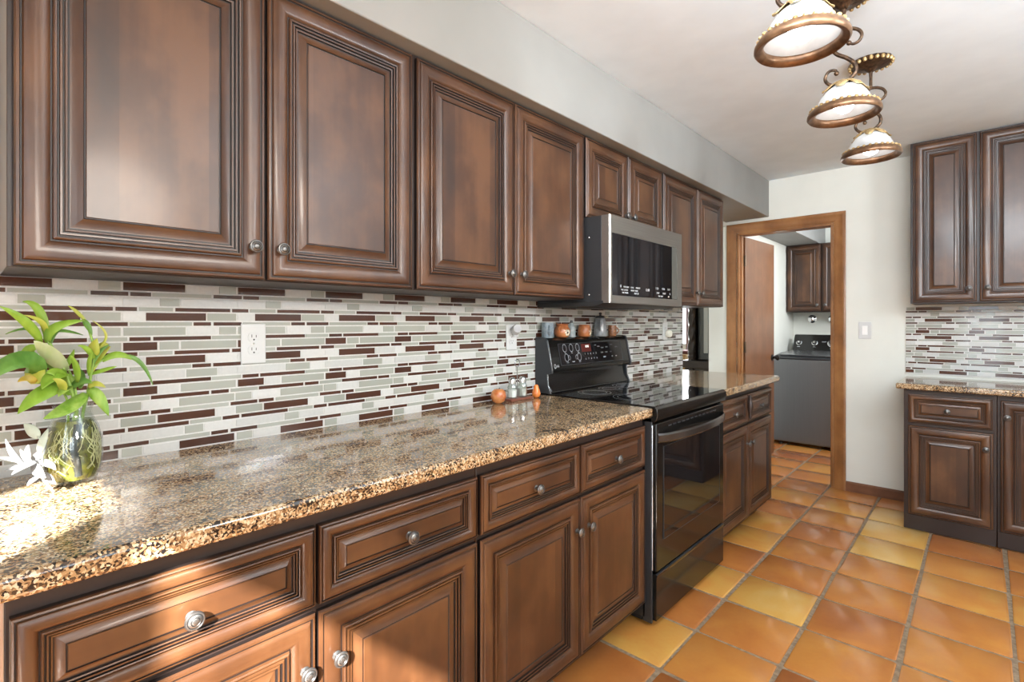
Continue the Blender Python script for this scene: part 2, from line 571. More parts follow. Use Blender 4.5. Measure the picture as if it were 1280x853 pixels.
def room():
    b = MB()
    b.box(-0.15, 0, YB, 3.635, 0, ZC)
    b.box(-0.15, 0, 3.635, YF, 2.10, ZC)
    struct(b.build('wall_left', M_WALL))
    b = MB()
    b.box(-0.15, 0.095, YF, 4.62, 0, ZC)
    b.box(0.095, 0.808, YF, 4.62, 2.03, ZC)
    b.box(0.808, 3.62, YF, 4.62, 0, ZC)
    struct(b.build('wall_far', M_WALL))
    # wall behind the camera, with the patio door panes
    b = MB()
    px = [(1.455, 1.87), (2.07, 2.72)]
    xs = [-0.15, 1.455, 1.87, 2.07, 2.72, 3.72]
    for k in (0, 2, 4):
        b.box(xs[k], xs[k + 1], YB - 0.03, YB, 0, ZC)
    for x0, x1 in px:
        b.box(x0, x1, YB - 0.03, YB, 2.195, ZC)
        b.box(x0, x1, YB - 0.03, YB, 0, 0.22)
    struct(b.build('wall_back', M_WALL))
    for k, (x0, x1) in enumerate(px):
        w = MB()
        w.box(x0 + 0.001, x1 - 0.001, YB - 0.018, YB - 0.012, 0.221, 2.194)
        struct(w.build('window_%d' % (k + 1), M_PANE))
    b = MB()
    b.box(3.62, 3.72, YB, -1.12, 0, ZC)
    b.box(3.62, 3.72, -0.12, 4.62, 0, ZC)
    b.box(3.62, 3.72, -1.12, -0.12, 0, 0.60)
    b.box(3.62, 3.72, -1.12, -0.12, 2.10, ZC)
    struct(b.build('wall_right', M_WALL))
    b = MB()
    b.box(-4.4, 3.72, YB - 0.1, 7.6, ZC, ZC + 0.1)
    struct(b.build('ceiling', M_CEIL))
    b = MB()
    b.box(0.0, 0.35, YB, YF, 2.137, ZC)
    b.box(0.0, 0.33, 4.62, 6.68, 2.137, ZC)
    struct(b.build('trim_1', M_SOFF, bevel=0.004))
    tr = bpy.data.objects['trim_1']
    # laundry room
    b = MB()
    b.box(-0.15, 0, 4.62, 6.78, 0, ZC)
    struct(b.build('wall_laundry_left', M_WALL))
    b = MB()
    b.box(0, 2.1, 6.68, 6.78, 0, ZC)
    struct(b.build('wall_laundry_back', M_WALL))
    b = MB()
    b.box(2.0, 2.1, 4.62, 6.68, 0, ZC)
    struct(b.build('wall_laundry_right', M_WALL))
    # dining room beyond the opening
    b = MB()
    for q in ((-4.4, -2.7, 0, ZC), (-1.56, -0.15, 0, ZC), (-2.7, -1.56, 0, 0.9), (-2.7, -1.56, 2.12, ZC)):
        b.box(q[0], q[1], 7.4, 7.5, q[2], q[3])
    struct(b.build('wall_dining_far', M_WALL))
    b = MB()
    b.box(-4.4, -4.3, 2.9, 7.4, 0, ZC)
    struct(b.build('wall_dining_left', M_WALL))
    b = MB()
    b.box(-4.3, -0.15, 2.9, 3.0, 0, ZC)
    struct(b.build('wall_dining_near', M_WALL))
    w = MB()
    w.box(-2.7, -1.56, 7.44, 7.446, 0.9, 2.12, 1)
    for x0, x1, z0, z1 in ((-2.7, -2.66, 0.9, 2.12), (-1.60, -1.56, 0.9, 2.12), (-2.66, -1.60, 0.9, 0.94), (-2.66, -1.60, 2.08, 2.12), (-2.15, -2.11, 0.94, 2.08)):
        w.box(x0, x1, 7.41, 7.48, z0, z1, 0)
    struct(w.build('window_3', [M_WHITE, M_PANE]))
    w = MB()
    w.box(3.66, 3.666, -1.12, -0.12, 0.6, 2.1, 1)
    for y0, y1, z0, z1 in ((-1.12, -1.08, 0.6, 2.1), (-0.16, -0.12, 0.6, 2.1), (-1.08, -0.16, 0.6, 0.64), (-1.08, -0.16, 2.06, 2.1), (-0.64, -0.60, 0.64, 2.06)):
        w.box(3.63, 3.70, y0, y1, z0, z1, 0)
    struct(w.build('window_4', [M_WHITE, M_PANE]))


def floor():
    P, X0, Y0 = 0.3185, 0.778, 2.05
    tone = {(0, 1): 0.72, (-1, 1): 0.66, (-1, -1): 0.67, (0, -1): 0.46, (0, 0): 0.36, (-1, 0): 0.21, (1, 0): 0.44, (1, 1): 0.26, (0, 2): 0.30,
            (0, 3): 0.38, (0, 4): 0.18, (0, 5): 0.34, (0, 6): 0.54, (-1, 2): 0.21, (-1, 3): 0.64, (-1, 4): 0.62, (-1, 5): 0.15, (-1, 6): 0.59,
            (-1, 7): 0.18, (-1, 8): 0.43, (-1, 9): 0.59, (1, 2): 0.38, (1, 3): 0.40, (1, 4): 0.76, (1, 5): 0.80, (1, 6): 0.79, (1, 7): 0.28,
            (2, 1): 0.46, (2, 2): 0.40, (2, 3): 0.57, (2, 4): 0.51, (2, 5): 0.21, (2, 0): 0.46, (3, 2): 0.36, (3, 3): 0.59, (3, 4): 0.32}
    b = MB()
    b.box(-4.4, 3.72, YB - 0.1, 7.6, -0.06, -0.005, 1)
    vals = [0.3] * 6
    rnd = random.Random(5)
    for i in range(-3, 9):
        for j in range(-10, 15):
            t = tone.get((i, j), rnd.choice([.15, .22, .3, .35, .4, .45, .55, .68]))
            g = 0.0075
            x0, x1 = X0 + i * P + g, X0 + (i + 1) * P - g
            y0, y1 = Y0 + j * P + g, Y0 + (j + 1) * P - g
            if y1 > 6.72 or y0 < YB:
                continue
            q = lambda: rnd.uniform(-0.0028, 0.0028)
            base = [(x0 + q(), y0 + q()), (x1 + q(), y0 + q()), (x1 + q(), y1 + q()), (x0 + q(), y1 + q())]
            # rounded corners
            pts = []
            for k in range(4):
                c = Vector(base[k]); p = Vector(base[k - 1]); n = Vector(base[(k + 1) % 4])
                r = 0.008
                pts += [tuple(c + (p - c).normalized() * r), tuple(c + ((p - c).normalized() + (n - c).normalized()) * r * 0.3), tuple(c + (n - c).normalized() * r)]
            cx = sum(p[0] for p in pts) / 12; cy = sum(p[1] for p in pts) / 12
            ring = lambda s, z: [(cx + (p[0] - cx) * s, cy + (p[1] - cy) * s, z) for p in pts]
            h = rnd.uniform(-0.0008, 0.0)
            vs = ring(1.0, -0.006) + ring(0.997, h - 0.0022) + ring(0.972, h)
            fs = []
            for a in (0, 12):
                fs += [(a + k, a + (k + 1) % 12, a + 12 + (k + 1) % 12, a + 12 + k) for k in range(12)]
            fs.append(tuple(range(24, 36)))
            b.add(vs, fs, 0)
            vals += [t] * len(fs)
    o = struct(b.build('floor', [M_CLAY, M_FGROUT], angle=50, weld=False))
    at = o.data.attributes.new('clay', 'FLOAT_COLOR', 'FACE')
    at.data.foreach_set('color', [c for v in vals for c in (v, v, v, 1.0)])
    b = MB()
    b.box(-4.3, -0.16, 3.0, 7.4, -0.004, 0.006)
    struct(b.build('floor_dining', M_TAN))


def baseboards_and_casing():
    b = MB()
    b.prism([(YF - 0.016, 0), (YF, 0), (YF, 0.072), (YF - 0.006, 0.072), (YF - 0.016, 0.062)], 0.889, 1.284, 'x')
    struct(b.build('baseboard_far', M_BASEB))
    # door casing on the kitchen face, then jamb lining and stop
    b = MB()
    prof = [(0, 0), (0, 0.016), (0.006, 0.019), (0.020, 0.019), (0.028, 0.014), (0.060, 0.012), (0.070, 0.008), (0.079, 0.006), (0.079, 0)]
    # prof: distance from the outer edge, thickness
    xo0, xo1, zo = 0.012, 0.889, 2.108
    L = [[(xo0 + d, YF - t, 0.0) for d, t in prof], [(xo0 + d, YF - t, zo - d) for d, t in prof],
         [(xo1 - d, YF - t, zo - d) for d, t in prof], [(xo1 - d, YF - t, 0.0) for d, t in prof]]
    n = len(prof)
    vs = [p for l in L for p in l]
    for a in range(3):
        fs = [(a * n + k, a * n + k + 1, (a + 1) * n + k + 1, (a + 1) * n + k) for k in range(n - 1)]
        b.add(vs, fs, 1 if a == 1 else 0)
    b.box(0.0915, 0.110, YF, 4.64, 0, 2.028, 0)
    b.box(0.793, 0.8095, YF, 4.64, 0, 2.028, 0)
    b.box(0.110, 0.793, YF, 4.64, 2.012, 2.029, 1)
    b.box(0.110, 0.122, 4.56, 4.60, 0, 2.012, 0)
    b.box(0.781, 0.793, 4.56, 4.60, 0, 2.012, 0)
    struct(b.build('trim_2', [M_OAK, M_OAKH], bevel=0.0))


room()
floor()
baseboards_and_casing()

MOSAIC = [
   (1, [('B', 0.002, 0.141), ('W', 0.144, 0.225), ('G', 0.228, 0.273)]),
   (0, [('B', 0.017, 0.062), ('G', 0.065, 0.207), ('B', 0.213, 0.289)]),
   (1, [('W', 0.001, 0.079), ('G', 0.082, 0.128), ('W', 0.131, 0.276)]),
   (0, [('B', -0.014, 0.031), ('G', 0.036, 0.112), ('B', 0.118, 0.257)]),
   (1, [('W', 0.001, 0.049), ('B', 0.051, 0.193), ('G', 0.197, 0.273)]),
   (0, [('G', 0.016, 0.158), ('B', 0.162, 0.206), ('B', 0.213, 0.288)]),
   (1, [('G', 0.003, 0.142), ('W', 0.147, 0.225), ('G', 0.228, 0.273)]),
   (0, [('B', 0.015, 0.061), ('B', 0.067, 0.206), ('G', 0.209, 0.287)]),
   (1, [('B', 0.002, 0.076), ('G', 0.082, 0.126), ('G', 0.132, 0.274)]),
   (0, [('B', -0.014, 0.032), ('G', 0.036, 0.111), ('B', 0.116, 0.255)]),
   (1, [('W', 0.001, 0.048), ('B', 0.051, 0.191), ('W', 0.195, 0.274)]),
   (0, [('G', 0.016, 0.156), ('B', 0.159, 0.206), ('B', 0.212, 0.286)]),
   (1, [('W', 0.001, 0.141), ('G', 0.145, 0.222), ('W', 0.225, 0.276)]),
   (0, [('B', 0.015, 0.061), ('B', 0.066, 0.206), ('G', 0.209, 0.287)]),
   (1, [('B', 0.002, 0.076), ('W', 0.08, 0.126), ('G', 0.132, 0.272)]),
   (0, [('G', -0.018, 0.059), ('B', 0.062, 0.201), ('B', 0.207, 0.253)]),
   (1, [('G', -0.004, 0.04), ('W', 0.043, 0.125), ('G', 0.128, 0.268)]),
   (0, [('B', -0.018, 0.057), ('B', 0.062, 0.106), ('G', 0.113, 0.253)]),
   (1, [('G', -0.003, 0.072), ('B', 0.077, 0.216), ('W', 0.221, 0.268)]),
   (0, [('B', 0.012, 0.15), ('G', 0.154, 0.233), ('B', 0.237, 0.282)]),
   (1, [('W', -0.003, 0.137), ('G', 0.141, 0.186), ('W', 0.189, 0.27)]),
   (0, [('B', -0.018, 0.057), ('G', 0.06, 0.203), ('B', 0.207, 0.251)]),
   (1, [('G', -0.001, 0.042), ('W', 0.045, 0.126), ('B', 0.128, 0.268)]),
]


def mosaic(name, label, wall, u0, u1, z1, phase, group):
    """random-strip mosaic: rows of tall and thin strips, in brown glass, grey-green glass and white stone"""
    per = 0.2765
    b = MB()
    TALL, THIN, G = 0.0252, 0.0142, 0.0042
    z0 = z1 - 12 * TALL - 11 * THIN
    back, face, proud = 0.0005, 0.0080, 0.0102

    def slab(a0, a1, h0, h1, d0, d1, mi):
        if wall == 'left':
            b.box(d0, d1, a0, a1, h0, h1, mi)
        else:
            b.box(a0, a1, YF - d1, YF - d0, h0, h1, mi)
    slab(u0, u1, z0 - 0.006, z1, back, face, 3)
    z = z1
    idx = {'B': 0, 'G': 1, 'W': 2}
    for tall, row in MOSAIC:
        h = TALL if tall else THIN
        k = math.floor((u0 - phase) / per) - 1
        while phase + k * per < u1 + per:
            for t, a, c in row:
                a0, c0 = phase + k * per + a, phase + k * per + c
                a0, c0 = max(a0, u0), min(c0, u1)
                if c0 - a0 > 0.008:
                    slab(a0, c0, z - h + G / 2, z - G / 2, face - 0.001, proud, idx[t])
            k += 1
        z -= h
    return tag(b.build(name, [M_TB, M_TG, M_TW, M_GROUT], weld=False), label, 'backsplash', group)


mosaic('backsplash', 'long mosaic strip-tile backsplash behind the granite counter and range', 'left', 0.015, 3.632, 1.3725, 0.834, None)
mosaic('backsplash', 'small mosaic strip-tile backsplash above the right-hand counter on the far wall', 'far', 1.247, 2.14, 1.3725, 1.30, None)


# ------------------------------------------------------------------ cabinets
DOORP = [(0.0, 0.002, 2), (0.0, 0.0130, 0), (0.003, 0.0175, 0), (0.0075, 0.0185, 2), (0.0085, 0.0160, 2), (0.0112, 0.0160, 0), (0.0135, 0.0195, 0), (0.020, 0.0220, 0), (0.030, 0.0225, 0),
         (0.040, 0.0205, 0), (0.048, 0.0165, 0), (0.0515, 0.0130, 2), (0.0545, 0.0126, 0), (0.056, 0.0182, 0), (0.0585, 0.0194, 0), (0.061, 0.0185, 2), (0.0622, 0.0142, 2), (0.0648, 0.0140, 0),
         (0.066, 0.0172, 0), (0.0695, 0.0170, 2), (0.0705, 0.0122, 2), (0.0728, 0.0120, 0), (0.074, 0.0148, 0), (0.0775, 0.0140, 2), (0.0785, 0.0096, 2), (0.0812, 0.0094, 0),
         (0.085, 0.0100, 0), (0.1015, 0.0172, 2), (0.1030, 0.0152, 2), (0.1052, 0.0152, 0), (0.1065, 0.0170, 0)]


def panel(b, x0, x1, z0, z1, y, scale=1.0, level=False):
    """raised, mitred panel front in cabinet space; y is the plane it is mounted on, front towards -y"""
    pr = [(i * scale, d, m) for i, d, m in DOORP]
    vs, fs, ms = [], [], []
    for i, d, m in pr:
        vs += [(x0 + i, y - d, z0 + i), (x1 - i, y - d, z0 + i), (x1 - i, y - d, z1 - i), (x0 + i, y - d, z1 - i)]
    for k in range(len(pr) - 1):
        for e in range(4):
            f = (e + 1) % 4
            fs.append((k * 4 + e, k * 4 + f, k * 4 + 4 + f, k * 4 + 4 + e))
            m = pr[k][2]
            ms.append(2 if m == 2 else (1 if e in (0, 2) else 0))
    n = (len(pr) - 1) * 4
    fs.append((n, n + 1, n + 2, n + 3)); ms.append(1 if level else 0)
    fs.append((3, 2, 1, 0)); ms.append(2)
    b.add(vs, fs, ms)


KNOB = [(0.0, 0.0, 0), (0.010, 0.0, 0), (0.010, 0.002, 0), (0.006, 0.004, 0), (0.0055, 0.012, 0), (0.010, 0.016, 0), (0.0158, 0.0185, 0), (0.0165, 0.0215, 0), (0.0150, 0.0240, 0),
        (0.0130, 0.0245, 1), (0.0122, 0.0236, 1), (0.0110, 0.0240, 0), (0.0090, 0.0258, 0), (0.0078, 0.0262, 1), (0.0070, 0.0254, 1), (0.0058, 0.0262, 0), (0.0, 0.0275, 0)]


def cabinet(name, label, loc, rot, x0, x1, depth, h, fronts, group, cat='cabinet', kick=0.0, plinth=0.0, thick=0.0195, extra=None):
    """fronts: (kind, x0, x1, z0, z1, knob x, knob z) in cabinet space: x along the wall, front towards -y, z up from the base"""
    t = thing(name, label, cat, loc, rot, group)
    R = ROOT[t.name]
    b = MB()  # front and underside faces carry the painted gap shade
    if kick:
        b.box(x0, x1, -depth, -0.004, kick, h, [0, 0, 1, 0, 1, 0])
        b.box(x0 + 0.002, x1 - 0.002, -depth + 0.075, -0.006, 0.0, kick, 1)
    else:
        b.box(x0, x1, -depth, -0.004, 0.0, h, [0, 0, 1, 0, 1, 0])
    b.v = [tuple(R @ Vector(p)) for p in b.v]
    b.build('body', [M_WV, M_WIN], t, bevel=0.0015)
    if plinth:
        b = MB()
        b.box(x0 + 0.001, x1 - 0.001, -depth - 0.006, -depth + 0.002, 0.0, plinth)
        b.v = [tuple(R @ Vector(p)) for p in b.v]
        b.build('plinth', M_WIN, t, bevel=0.002)
    for kind, a0, a1, c0, c1, kx, kz in fronts:
        b = MB()
        w = min(a1 - a0, c1 - c0)
        sc = 1.0 if kind == 'door' else min(0.60, w / 0.265)
        if w < 0.3 and kind == 'door':
            sc = 0.86
        panel(b, a0, a1, c0, c1, -depth + 0.0005, sc, kind == 'drawer')
        b.v = [tuple(R @ Vector(p)) for p in b.v]
        o = b.build(kind, [M_WV, M_WH, M_GLAZE], t, angle=28)
        b = MB()
        i_at = min(kx - a0, a1 - kx, kz - c0, c1 - kz) / sc
        d_at = 0.0165
        for k in range(len(DOORP) - 1):
            if DOORP[k][0] <= i_at <= DOORP[k + 1][0]:
                d_at = DOORP[k][1]
        M = R @ Matrix.Translation((kx, -depth - d_at + 0.001, kz)) @ Matrix.Rotation(PI / 2, 4, 'X')
        b.lathe(KNOB, M, 20)
        b.build('knob', [M_PEWTER, M_PEWTERD], o, angle=40)
    if extra:
        extra(t, R)
    return t


HP = PI / 2
G_UP, G_LO = 'dark wood wall cabinets along the tiled wall', 'dark wood base cabinets along the tiled wall'
UZ, UT = 1.372, 2.136
D0, D1 = 0.012, 0.752      # door bottom and top above the cabinet bottom


def upper(label, y0, y1, split, knob_z=0.082, z0=UZ, ztop=UT):
    w, m, h = y1 - y0, split - y0, ztop - z0
    g = 0.0035
    cabinet('wall_cabinet', label, (0.0, y0, z0), HP, 0.001, w - 0.001, 0.284, h,
            [('door', 0.010, m - g, 0.003, h - 0.012, m - 0.034, knob_z), ('door', m + g, w - 0.008, 0.003, h - 0.012, m + 0.034, knob_z)], G_UP)


upper('wide dark wood wall cabinet above the vase, nearest the left edge', 0.056, 0.988, 0.5275)
upper('dark wood wall cabinet between the left-edge cabinet and the microwave', 0.990, 1.945, 1.467)
upper('short dark wood wall cabinet directly above the microwave', 1.947, 2.722, 2.335, 0.058, 1.752)
upper('dark wood wall cabinet right of the microwave, over the opening', 2.724, 3.655, 3.208)


def base(label, y0, y1, split, extra=None):
    w, m = y1 - y0, split - y0
    g = 0.0035
    F = []
    for a0, a1, kx in ((0.006, m - g, m - 0.030), (m + g, w - 0.006, m + 0.040)):
        F.append(('drawer', a0, a1, 0.671, 0.838, (a0 + a1) / 2, 0.747))
        F.append(('door', a0, a1, 0.105, 0.656, kx, 0.550))
    cabinet('base_cabinet', label, (0.0, y0, 0.0), HP, 0.001, w - 0.001, 0.602, 0.875, F, G_LO, kick=0.10, extra=extra)


base('dark wood base cabinet in the bottom left corner, its front sunlit', 0.040, 0.973, 0.5065)
base('dark wood base cabinet just left of the range', 0.975, 1.925, 1.4595)


def spindle(t, R):
    b = MB()
    prof = [(0.0, 0.692), (0.004, 0.694), (0.009, 0.708), (0.007, 0.716), (0.012, 0.735), (0.018, 0.765), (0.012, 0.795), (0.007, 0.812), (0.009, 0.820), (0.004, 0.834), (0.0, 0.836)]
    b.lathe(prof, R @ Matrix.Translation((0.458, -0.634, 0)), 14)
    o = b.build('carved_spindle', M_WIN, t)
    o['label'] = 'dark carved spindle between the two drawers'


base('dark wood base cabinet beyond the range, next to the laundry doorway', 2.712, 3.640, 3.170, spindle)

G_RW = 'dark wood cabinets on the far wall'
# right-hand cabinets on the far wall
cabinet('wall_cabinet', 'tall dark wood wall cabinet reaching the ceiling at the right edge', (0.0, YF, 1.388), 0, 1.297, 1.948, 0.305, 1.047,
        [('door', 1.312, 1.618, 0.008, 1.036, 1.571 + 0.012, 0.088), ('door', 1.632, 1.938, 0.008, 1.036, 1.650 + 0.016, 0.088)], G_RW)
cabinet('base_cabinet', 'dark wood base cabinet with one drawer and door, right of the light switch', (0.0, YF, 0.0), 0, 1.286, 1.703, 0.565, 0.856,
        [('drawer', 1.309, 1.686, 0.656, 0.828, 1.440 + 0.05, 0.738), ('door', 1.309, 1.688, 0.094, 0.636, 1.658, 0.546)], G_RW, plinth=0.090)
cabinet('base_cabinet', 'dark wood base cabinet with a full-height door, cut off by the right edge', (0.0, YF, 0.0), 0, 1.705, 2.14, 0.565, 0.856,
        [('door', 1.718, 2.12, 0.094, 0.828, 1.744, 0.737)], G_RW, plinth=0.090)
cabinet('wall_cabinet', 'dark wood wall cabinet hanging above the washing machine', (0.0, 6.68, 1.382), 0, 0.004, 0.715, 0.30, 0.752,
        [('door', 0.012, 0.350, 0.008, 0.742, 0.318, 0.075), ('door', 0.360, 0.706, 0.008, 0.742, 0.394, 0.075)], None)


# ------------------------------------------------------------------ granite counters
def counter(label, poly, z0, z1):
    b = MB()
    b.prism(poly, z0, z1, 'z')
    return tag(b.build('granite_countertop', M_GRAN, bevel=0.009, seg=3), label, 'countertop', 'granite countertops')


counter('long speckled granite countertop running from the left edge to the range', [(0.0112, 0.012), (0.652, 0.012), (0.652, 1.925), (0.0112, 1.925)], 0.876, 0.914)
counter('short granite countertop beyond the range, by the doorway', [(0.0112, 2.702), (0.660, 2.702), (0.660, 3.672), (0.0112, 3.634)], 0.876, 0.914)
counter('granite countertop on the right-hand cabinets against the far wall', [(1.249, 3.915), (2.16, 3.915), (2.16, YF - 0.0112), (1.249, YF - 0.0112)], 0.857, 0.892)


# ------------------------------------------------------------------ range
def make_range():
    y0, y1 = 1.932, 2.696
    t = thing('range', 'black freestanding electric range with glass cooktop and slanted back panel', 'range', (0.33, (y0 + y1) / 2, 0))
    b = MB()
    b.box(0.030, 0.612, y0, y1, 0.035, 0.900)
    b.box(0.06, 0.58, y0 + 0.03, y1 - 0.03, 0.0, 0.035)
    b.build('body', M_BLKPLAST, t, bevel=0.003)
    # side posts of the front frame, ribbed
    for ya, yb in ((y0, y0 + 0.012), (y1 - 0.012, y1)):
        b = MB()
        b.box(0.600, 0.640, ya, yb, 0.02, 0.868)
        b.box(0.640, 0.644, ya + 0.002, yb - 0.002, 0.24, 0.84, 1)
        b.build('front_post', [M_CHARC, M_EDGE], t, bevel=0.002)
    b = MB()
    b.prism([(0.605, 0.852), (0.650, 0.852), (0.662, 0.862), (0.668, 0.885), (0.664, 0.908), (0.655, 0.9165), (0.605, 0.9165)], y0, y1, 'y')
    b.build('front_rail', M_BLACK, t, bevel=0.002)
    b = MB()
    b.box(0.040, 0.6545, y0 + 0.006, y1 - 0.006, 0.9005, 0.9185, 0)
    for cx, cy, r in ((0.47, y0 + 0.20, 0.115), (0.47, y1 - 0.20, 0.085), (0.23, y0 + 0.20, 0.080), (0.23, y1 - 0.20, 0.105), (0.20, (y0 + y1) / 2, 0.055)):
        for rr in (r, r - 0.02):
            b.lathe([(rr, 0.9187), (rr + 0.0012, 0.9187), (rr + 0.0012, 0.9184), (rr, 0.9184), (rr, 0.9187)], Matrix.Translation((cx, cy, 0)), 40, 1)
    b.build('glass_cooktop', [M_BLKGLASS, M_MARKD], t, bevel=0.0015)
    # oven door
    b = MB()
    b.box(0.614, 0.656, y0 + 0.013, y1 - 0.013, 0.232, 0.846)
    d = b.build('oven_door', M_BLACK, t, bevel=0.004)
    b = MB()
    b.box(0.6555, 0.6585, y0 + 0.075, y1 - 0.075, 0.355, 0.742, 0)
    for q in ((y0 + 0.073, y0 + 0.075, 0.353, 0.744), (y1 - 0.075, y1 - 0.073, 0.353, 0.744), (y0 + 0.075, y1 - 0.075, 0.353, 0.355), (y0 + 0.075, y1 - 0.075, 0.742, 0.744)):
        b.box(0.655, 0.6590, *q, 1)
    b.build('oven_window', [M_BLKGLASS, M_CHARC], d)
    # wide bowed handle
    b = MB()
    n = 22
    L = []
    for k in range(n + 1):
        s = k / n
        y = y0 + 0.022 + s * (y1 - y0 - 0.044)
        bow = 0.054 * (1 - (2 * s - 1) ** 2) ** 0.62 + 0.004
        hgt = 0.019
        x = 0.656 + bow
        zc = 0.786
        L.append([(x - 0.012, y, zc + hgt * 0.7), (x - 0.003, y, zc + hgt), (x + 0.002, y, zc + hgt * 0.6), (x + 0.001, y, zc - hgt * 0.7), (x - 0.004, y, zc - hgt), (x - 0.013, y, zc - hgt * 0.7)])
    vs = [p for l in L for p in l]
    fs = [(k * 6 + e, k * 6 + (e + 1) % 6, (k + 1) * 6 + (e + 1) % 6, (k + 1) * 6 + e) for k in range(n) for e in range(6)]
    fs += [tuple(range(6)), tuple(range(n * 6 + 5, n * 6 - 1, -1))]
    b.add(vs, fs, 0)
    b.build('oven_handle', plain('handle_black_steel', (0.085, 0.075, 0.07), 0.22, metal=0.8), d, angle=30)
    # vent slots over the handle
    b = MB()
    for k in range(12):
        yy = y0 + 0.12 + k * 0.045
        b.box(0.6555, 0.6572, yy, yy + 0.030, 0.822, 0.827)
    b.build('vent_slots', M_CHARC, d)
    b = MB()
    b.box(0.610, 0.655, y0 + 0.013, y1 - 0.013, 0.030, 0.205, 0)
    b.prism([(0.640, 0.205), (0.655, 0.205), (0.659, 0.212), (0.659, 0.222), (0.640, 0.222)], y0 + 0.013, y1 - 0.013, 'y', 0)
    b.box(0.650, 0.6595, y0 + 0.013, y1 - 0.013, 0.2215, 0.2232, 1)
    b.build('storage_drawer', [M_BLACK, M_CHARC], t, bevel=0.003)
    # back guard: slanted console over a recessed lower face
    b = MB()
    b.prism([(0.014, 0.9187), (0.100, 0.9187), (0.098, 0.932), (0.080, 0.955), (0.070, 1.030), (0.014, 1.030)], y0 + 0.022, y1 - 0.022, 'y', 0)
    b.build('lower_backguard', M_BLACK, t, bevel=0.003)
    con = [(0.014, 1.022), (0.108, 1.022), (0.112, 1.032), (0.082, 1.172), (0.074, 1.182), (0.060, 1.187), (0.014, 1.187)]
    b = MB()
    b.prism(con, y0 + 0.012, y1 - 0.012, 'y', 0)
    c = b.build('control_console', M_BLACK, t, bevel=0.002)
    for ya, yb in ((y0, y0 + 0.0115), (y1 - 0.0115, y1)):
        b = MB()
        b.prism([(0.013, 0.9187), (0.106, 0.9187), (0.090, 0.960), (0.086, 1.012), (0.1155, 1.018), (0.1165, 1.034), (0.086, 1.176), (0.076, 1.188), (0.060, 1.191), (0.013, 1.191)], ya, yb, 'y', 0)
        b.tube([(0.1165, (ya + yb) / 2, 1.024), (0.1175, (ya + yb) / 2, 1.034), (0.0870, (ya + yb) / 2, 1.176)], 0.0016, 6, 1)
        b.tube([(0.107, (ya + yb) / 2, 0.922), (0.091, (ya + yb) / 2, 0.960), (0.087, (ya + yb) / 2, 1.012)], 0.0016, 6, 1)
        b.build('end_cap', [M_CHARC, M_EDGE], t, bevel=0.003)
    # display glass, in the slanted plane
    up = Vector((0.082 - 0.112, 0, 1.172 - 1.032)).normalized()
    o = Vector((0.112, 0, 1.032))
    M = frame(tuple(o), (0, 1, 0), up)
    W0, W1, H0, H1 = 2.020, 2.605, 0.020, 0.128
    b = MB()
    b.box(W0, W1, H0, H1, 0.0, 0.0022, 0, M)
    for q in ((W0 - .002, W0, H0, H1), (W1, W1 + .002, H0, H1), (W0, W1, H0 - .002, H0), (W0, W1, H1, H1 + .002)):
        b.box(*q, 0.0, 0.0030, 1, M)
    p = b.build('control_glass', [M_BLKGLASS, M_CHARC], t)
    b = MB()

    def mark(*args):
        m = MB()
        m.text(*args)
        m.build('control_marking', [M_MARK, M_MARKD], p, weld=False)

    def ring(cx, cy, r, w=0.0014, mi=0, host=p):
        vs, fs = [], []
        n = 20
        for k in range(n):
            a = 2 * PI * k / n
            for rr in (r, r - w):
                vs.append((cx + rr * math.cos(a), cy + 1.25 * rr * math.sin(a), 0.0026))
        fs = [(2 * k, 2 * ((k + 1) % n), 2 * ((k + 1) % n) + 1, 2 * k + 1) for k in range(n)]
        b = MB()
        b.add(vs, fs, mi, M)
        b.build('control_marking', [M_MARK, M_MARKD], host, weld=False)

    for cx in (2.066, 2.122, 2.178):
        ring(cx, 0.105, 0.0165)
        mark('- 1 +', 0.0085, M @ Matrix.Translation((cx, 0.078, 0.0024)), 0)
    ring(2.072, 0.056, 0.0165); ring(2.094, 0.056, 0.0095, 0.0010)
    ring(2.182, 0.056, 0.0165); ring(2.158, 0.056, 0.0095, 0.0010)
    mark('- 3 +', 0.0085, M @ Matrix.Translation((2.076, 0.030, 0.0024)), 0)
    mark('- 5 +', 0.0085, M @ Matrix.Translation((2.180, 0.030, 0.0024)), 0)
    mark('WARM', 0.007, M @ Matrix.Translation((2.125, 0.033, 0.0024)), 0)
    rows = [('BAKE', 2.345, 0.112), ('BROIL', 2.375, 0.104), ('CLEAN', 2.41, 0.096), ('TIMER', 2.455, 0.098), ('OVEN', 2.505, 0.110), ('LOCK', 2.555, 0.096)]
    for w, cx, cy in rows:
        mark(w, 0.0085, M @ Matrix.Translation((cx, cy, 0.0024)), 1)
    for k, ch in enumerate('1 2 3 4 5'.split()):
        mark(ch, 0.012, M @ Matrix.Translation((2.238 + 0.026 * k, 0.068, 0.0024)), 0)
    for k, ch in enumerate('6 7 8 9 0'.split()):
        mark(ch, 0.012, M @ Matrix.Translation((2.238 + 0.026 * k, 0.042, 0.0024)), 0)
    for w, cx, cy in (('CLEAR', 2.40, 0.070), ('START', 2.445, 0.070), ('STOP', 2.49, 0.070), ('LIGHT', 2.42, 0.044), ('SET', 2.50, 0.044), ('OFF', 2.54, 0.044)):
        mark(w, 0.0085, M @ Matrix.Translation((cx, cy, 0.0024)), 0 if cy < 0.05 else 1)
    b = MB()
    b.box(2.212, 2.300, 0.080, 0.122, 0.0022, 0.0027, 0, M)
    b.text('8:00', 0.018, M @ Matrix.Translation((2.266, 0.108, 0.0031)), 1)
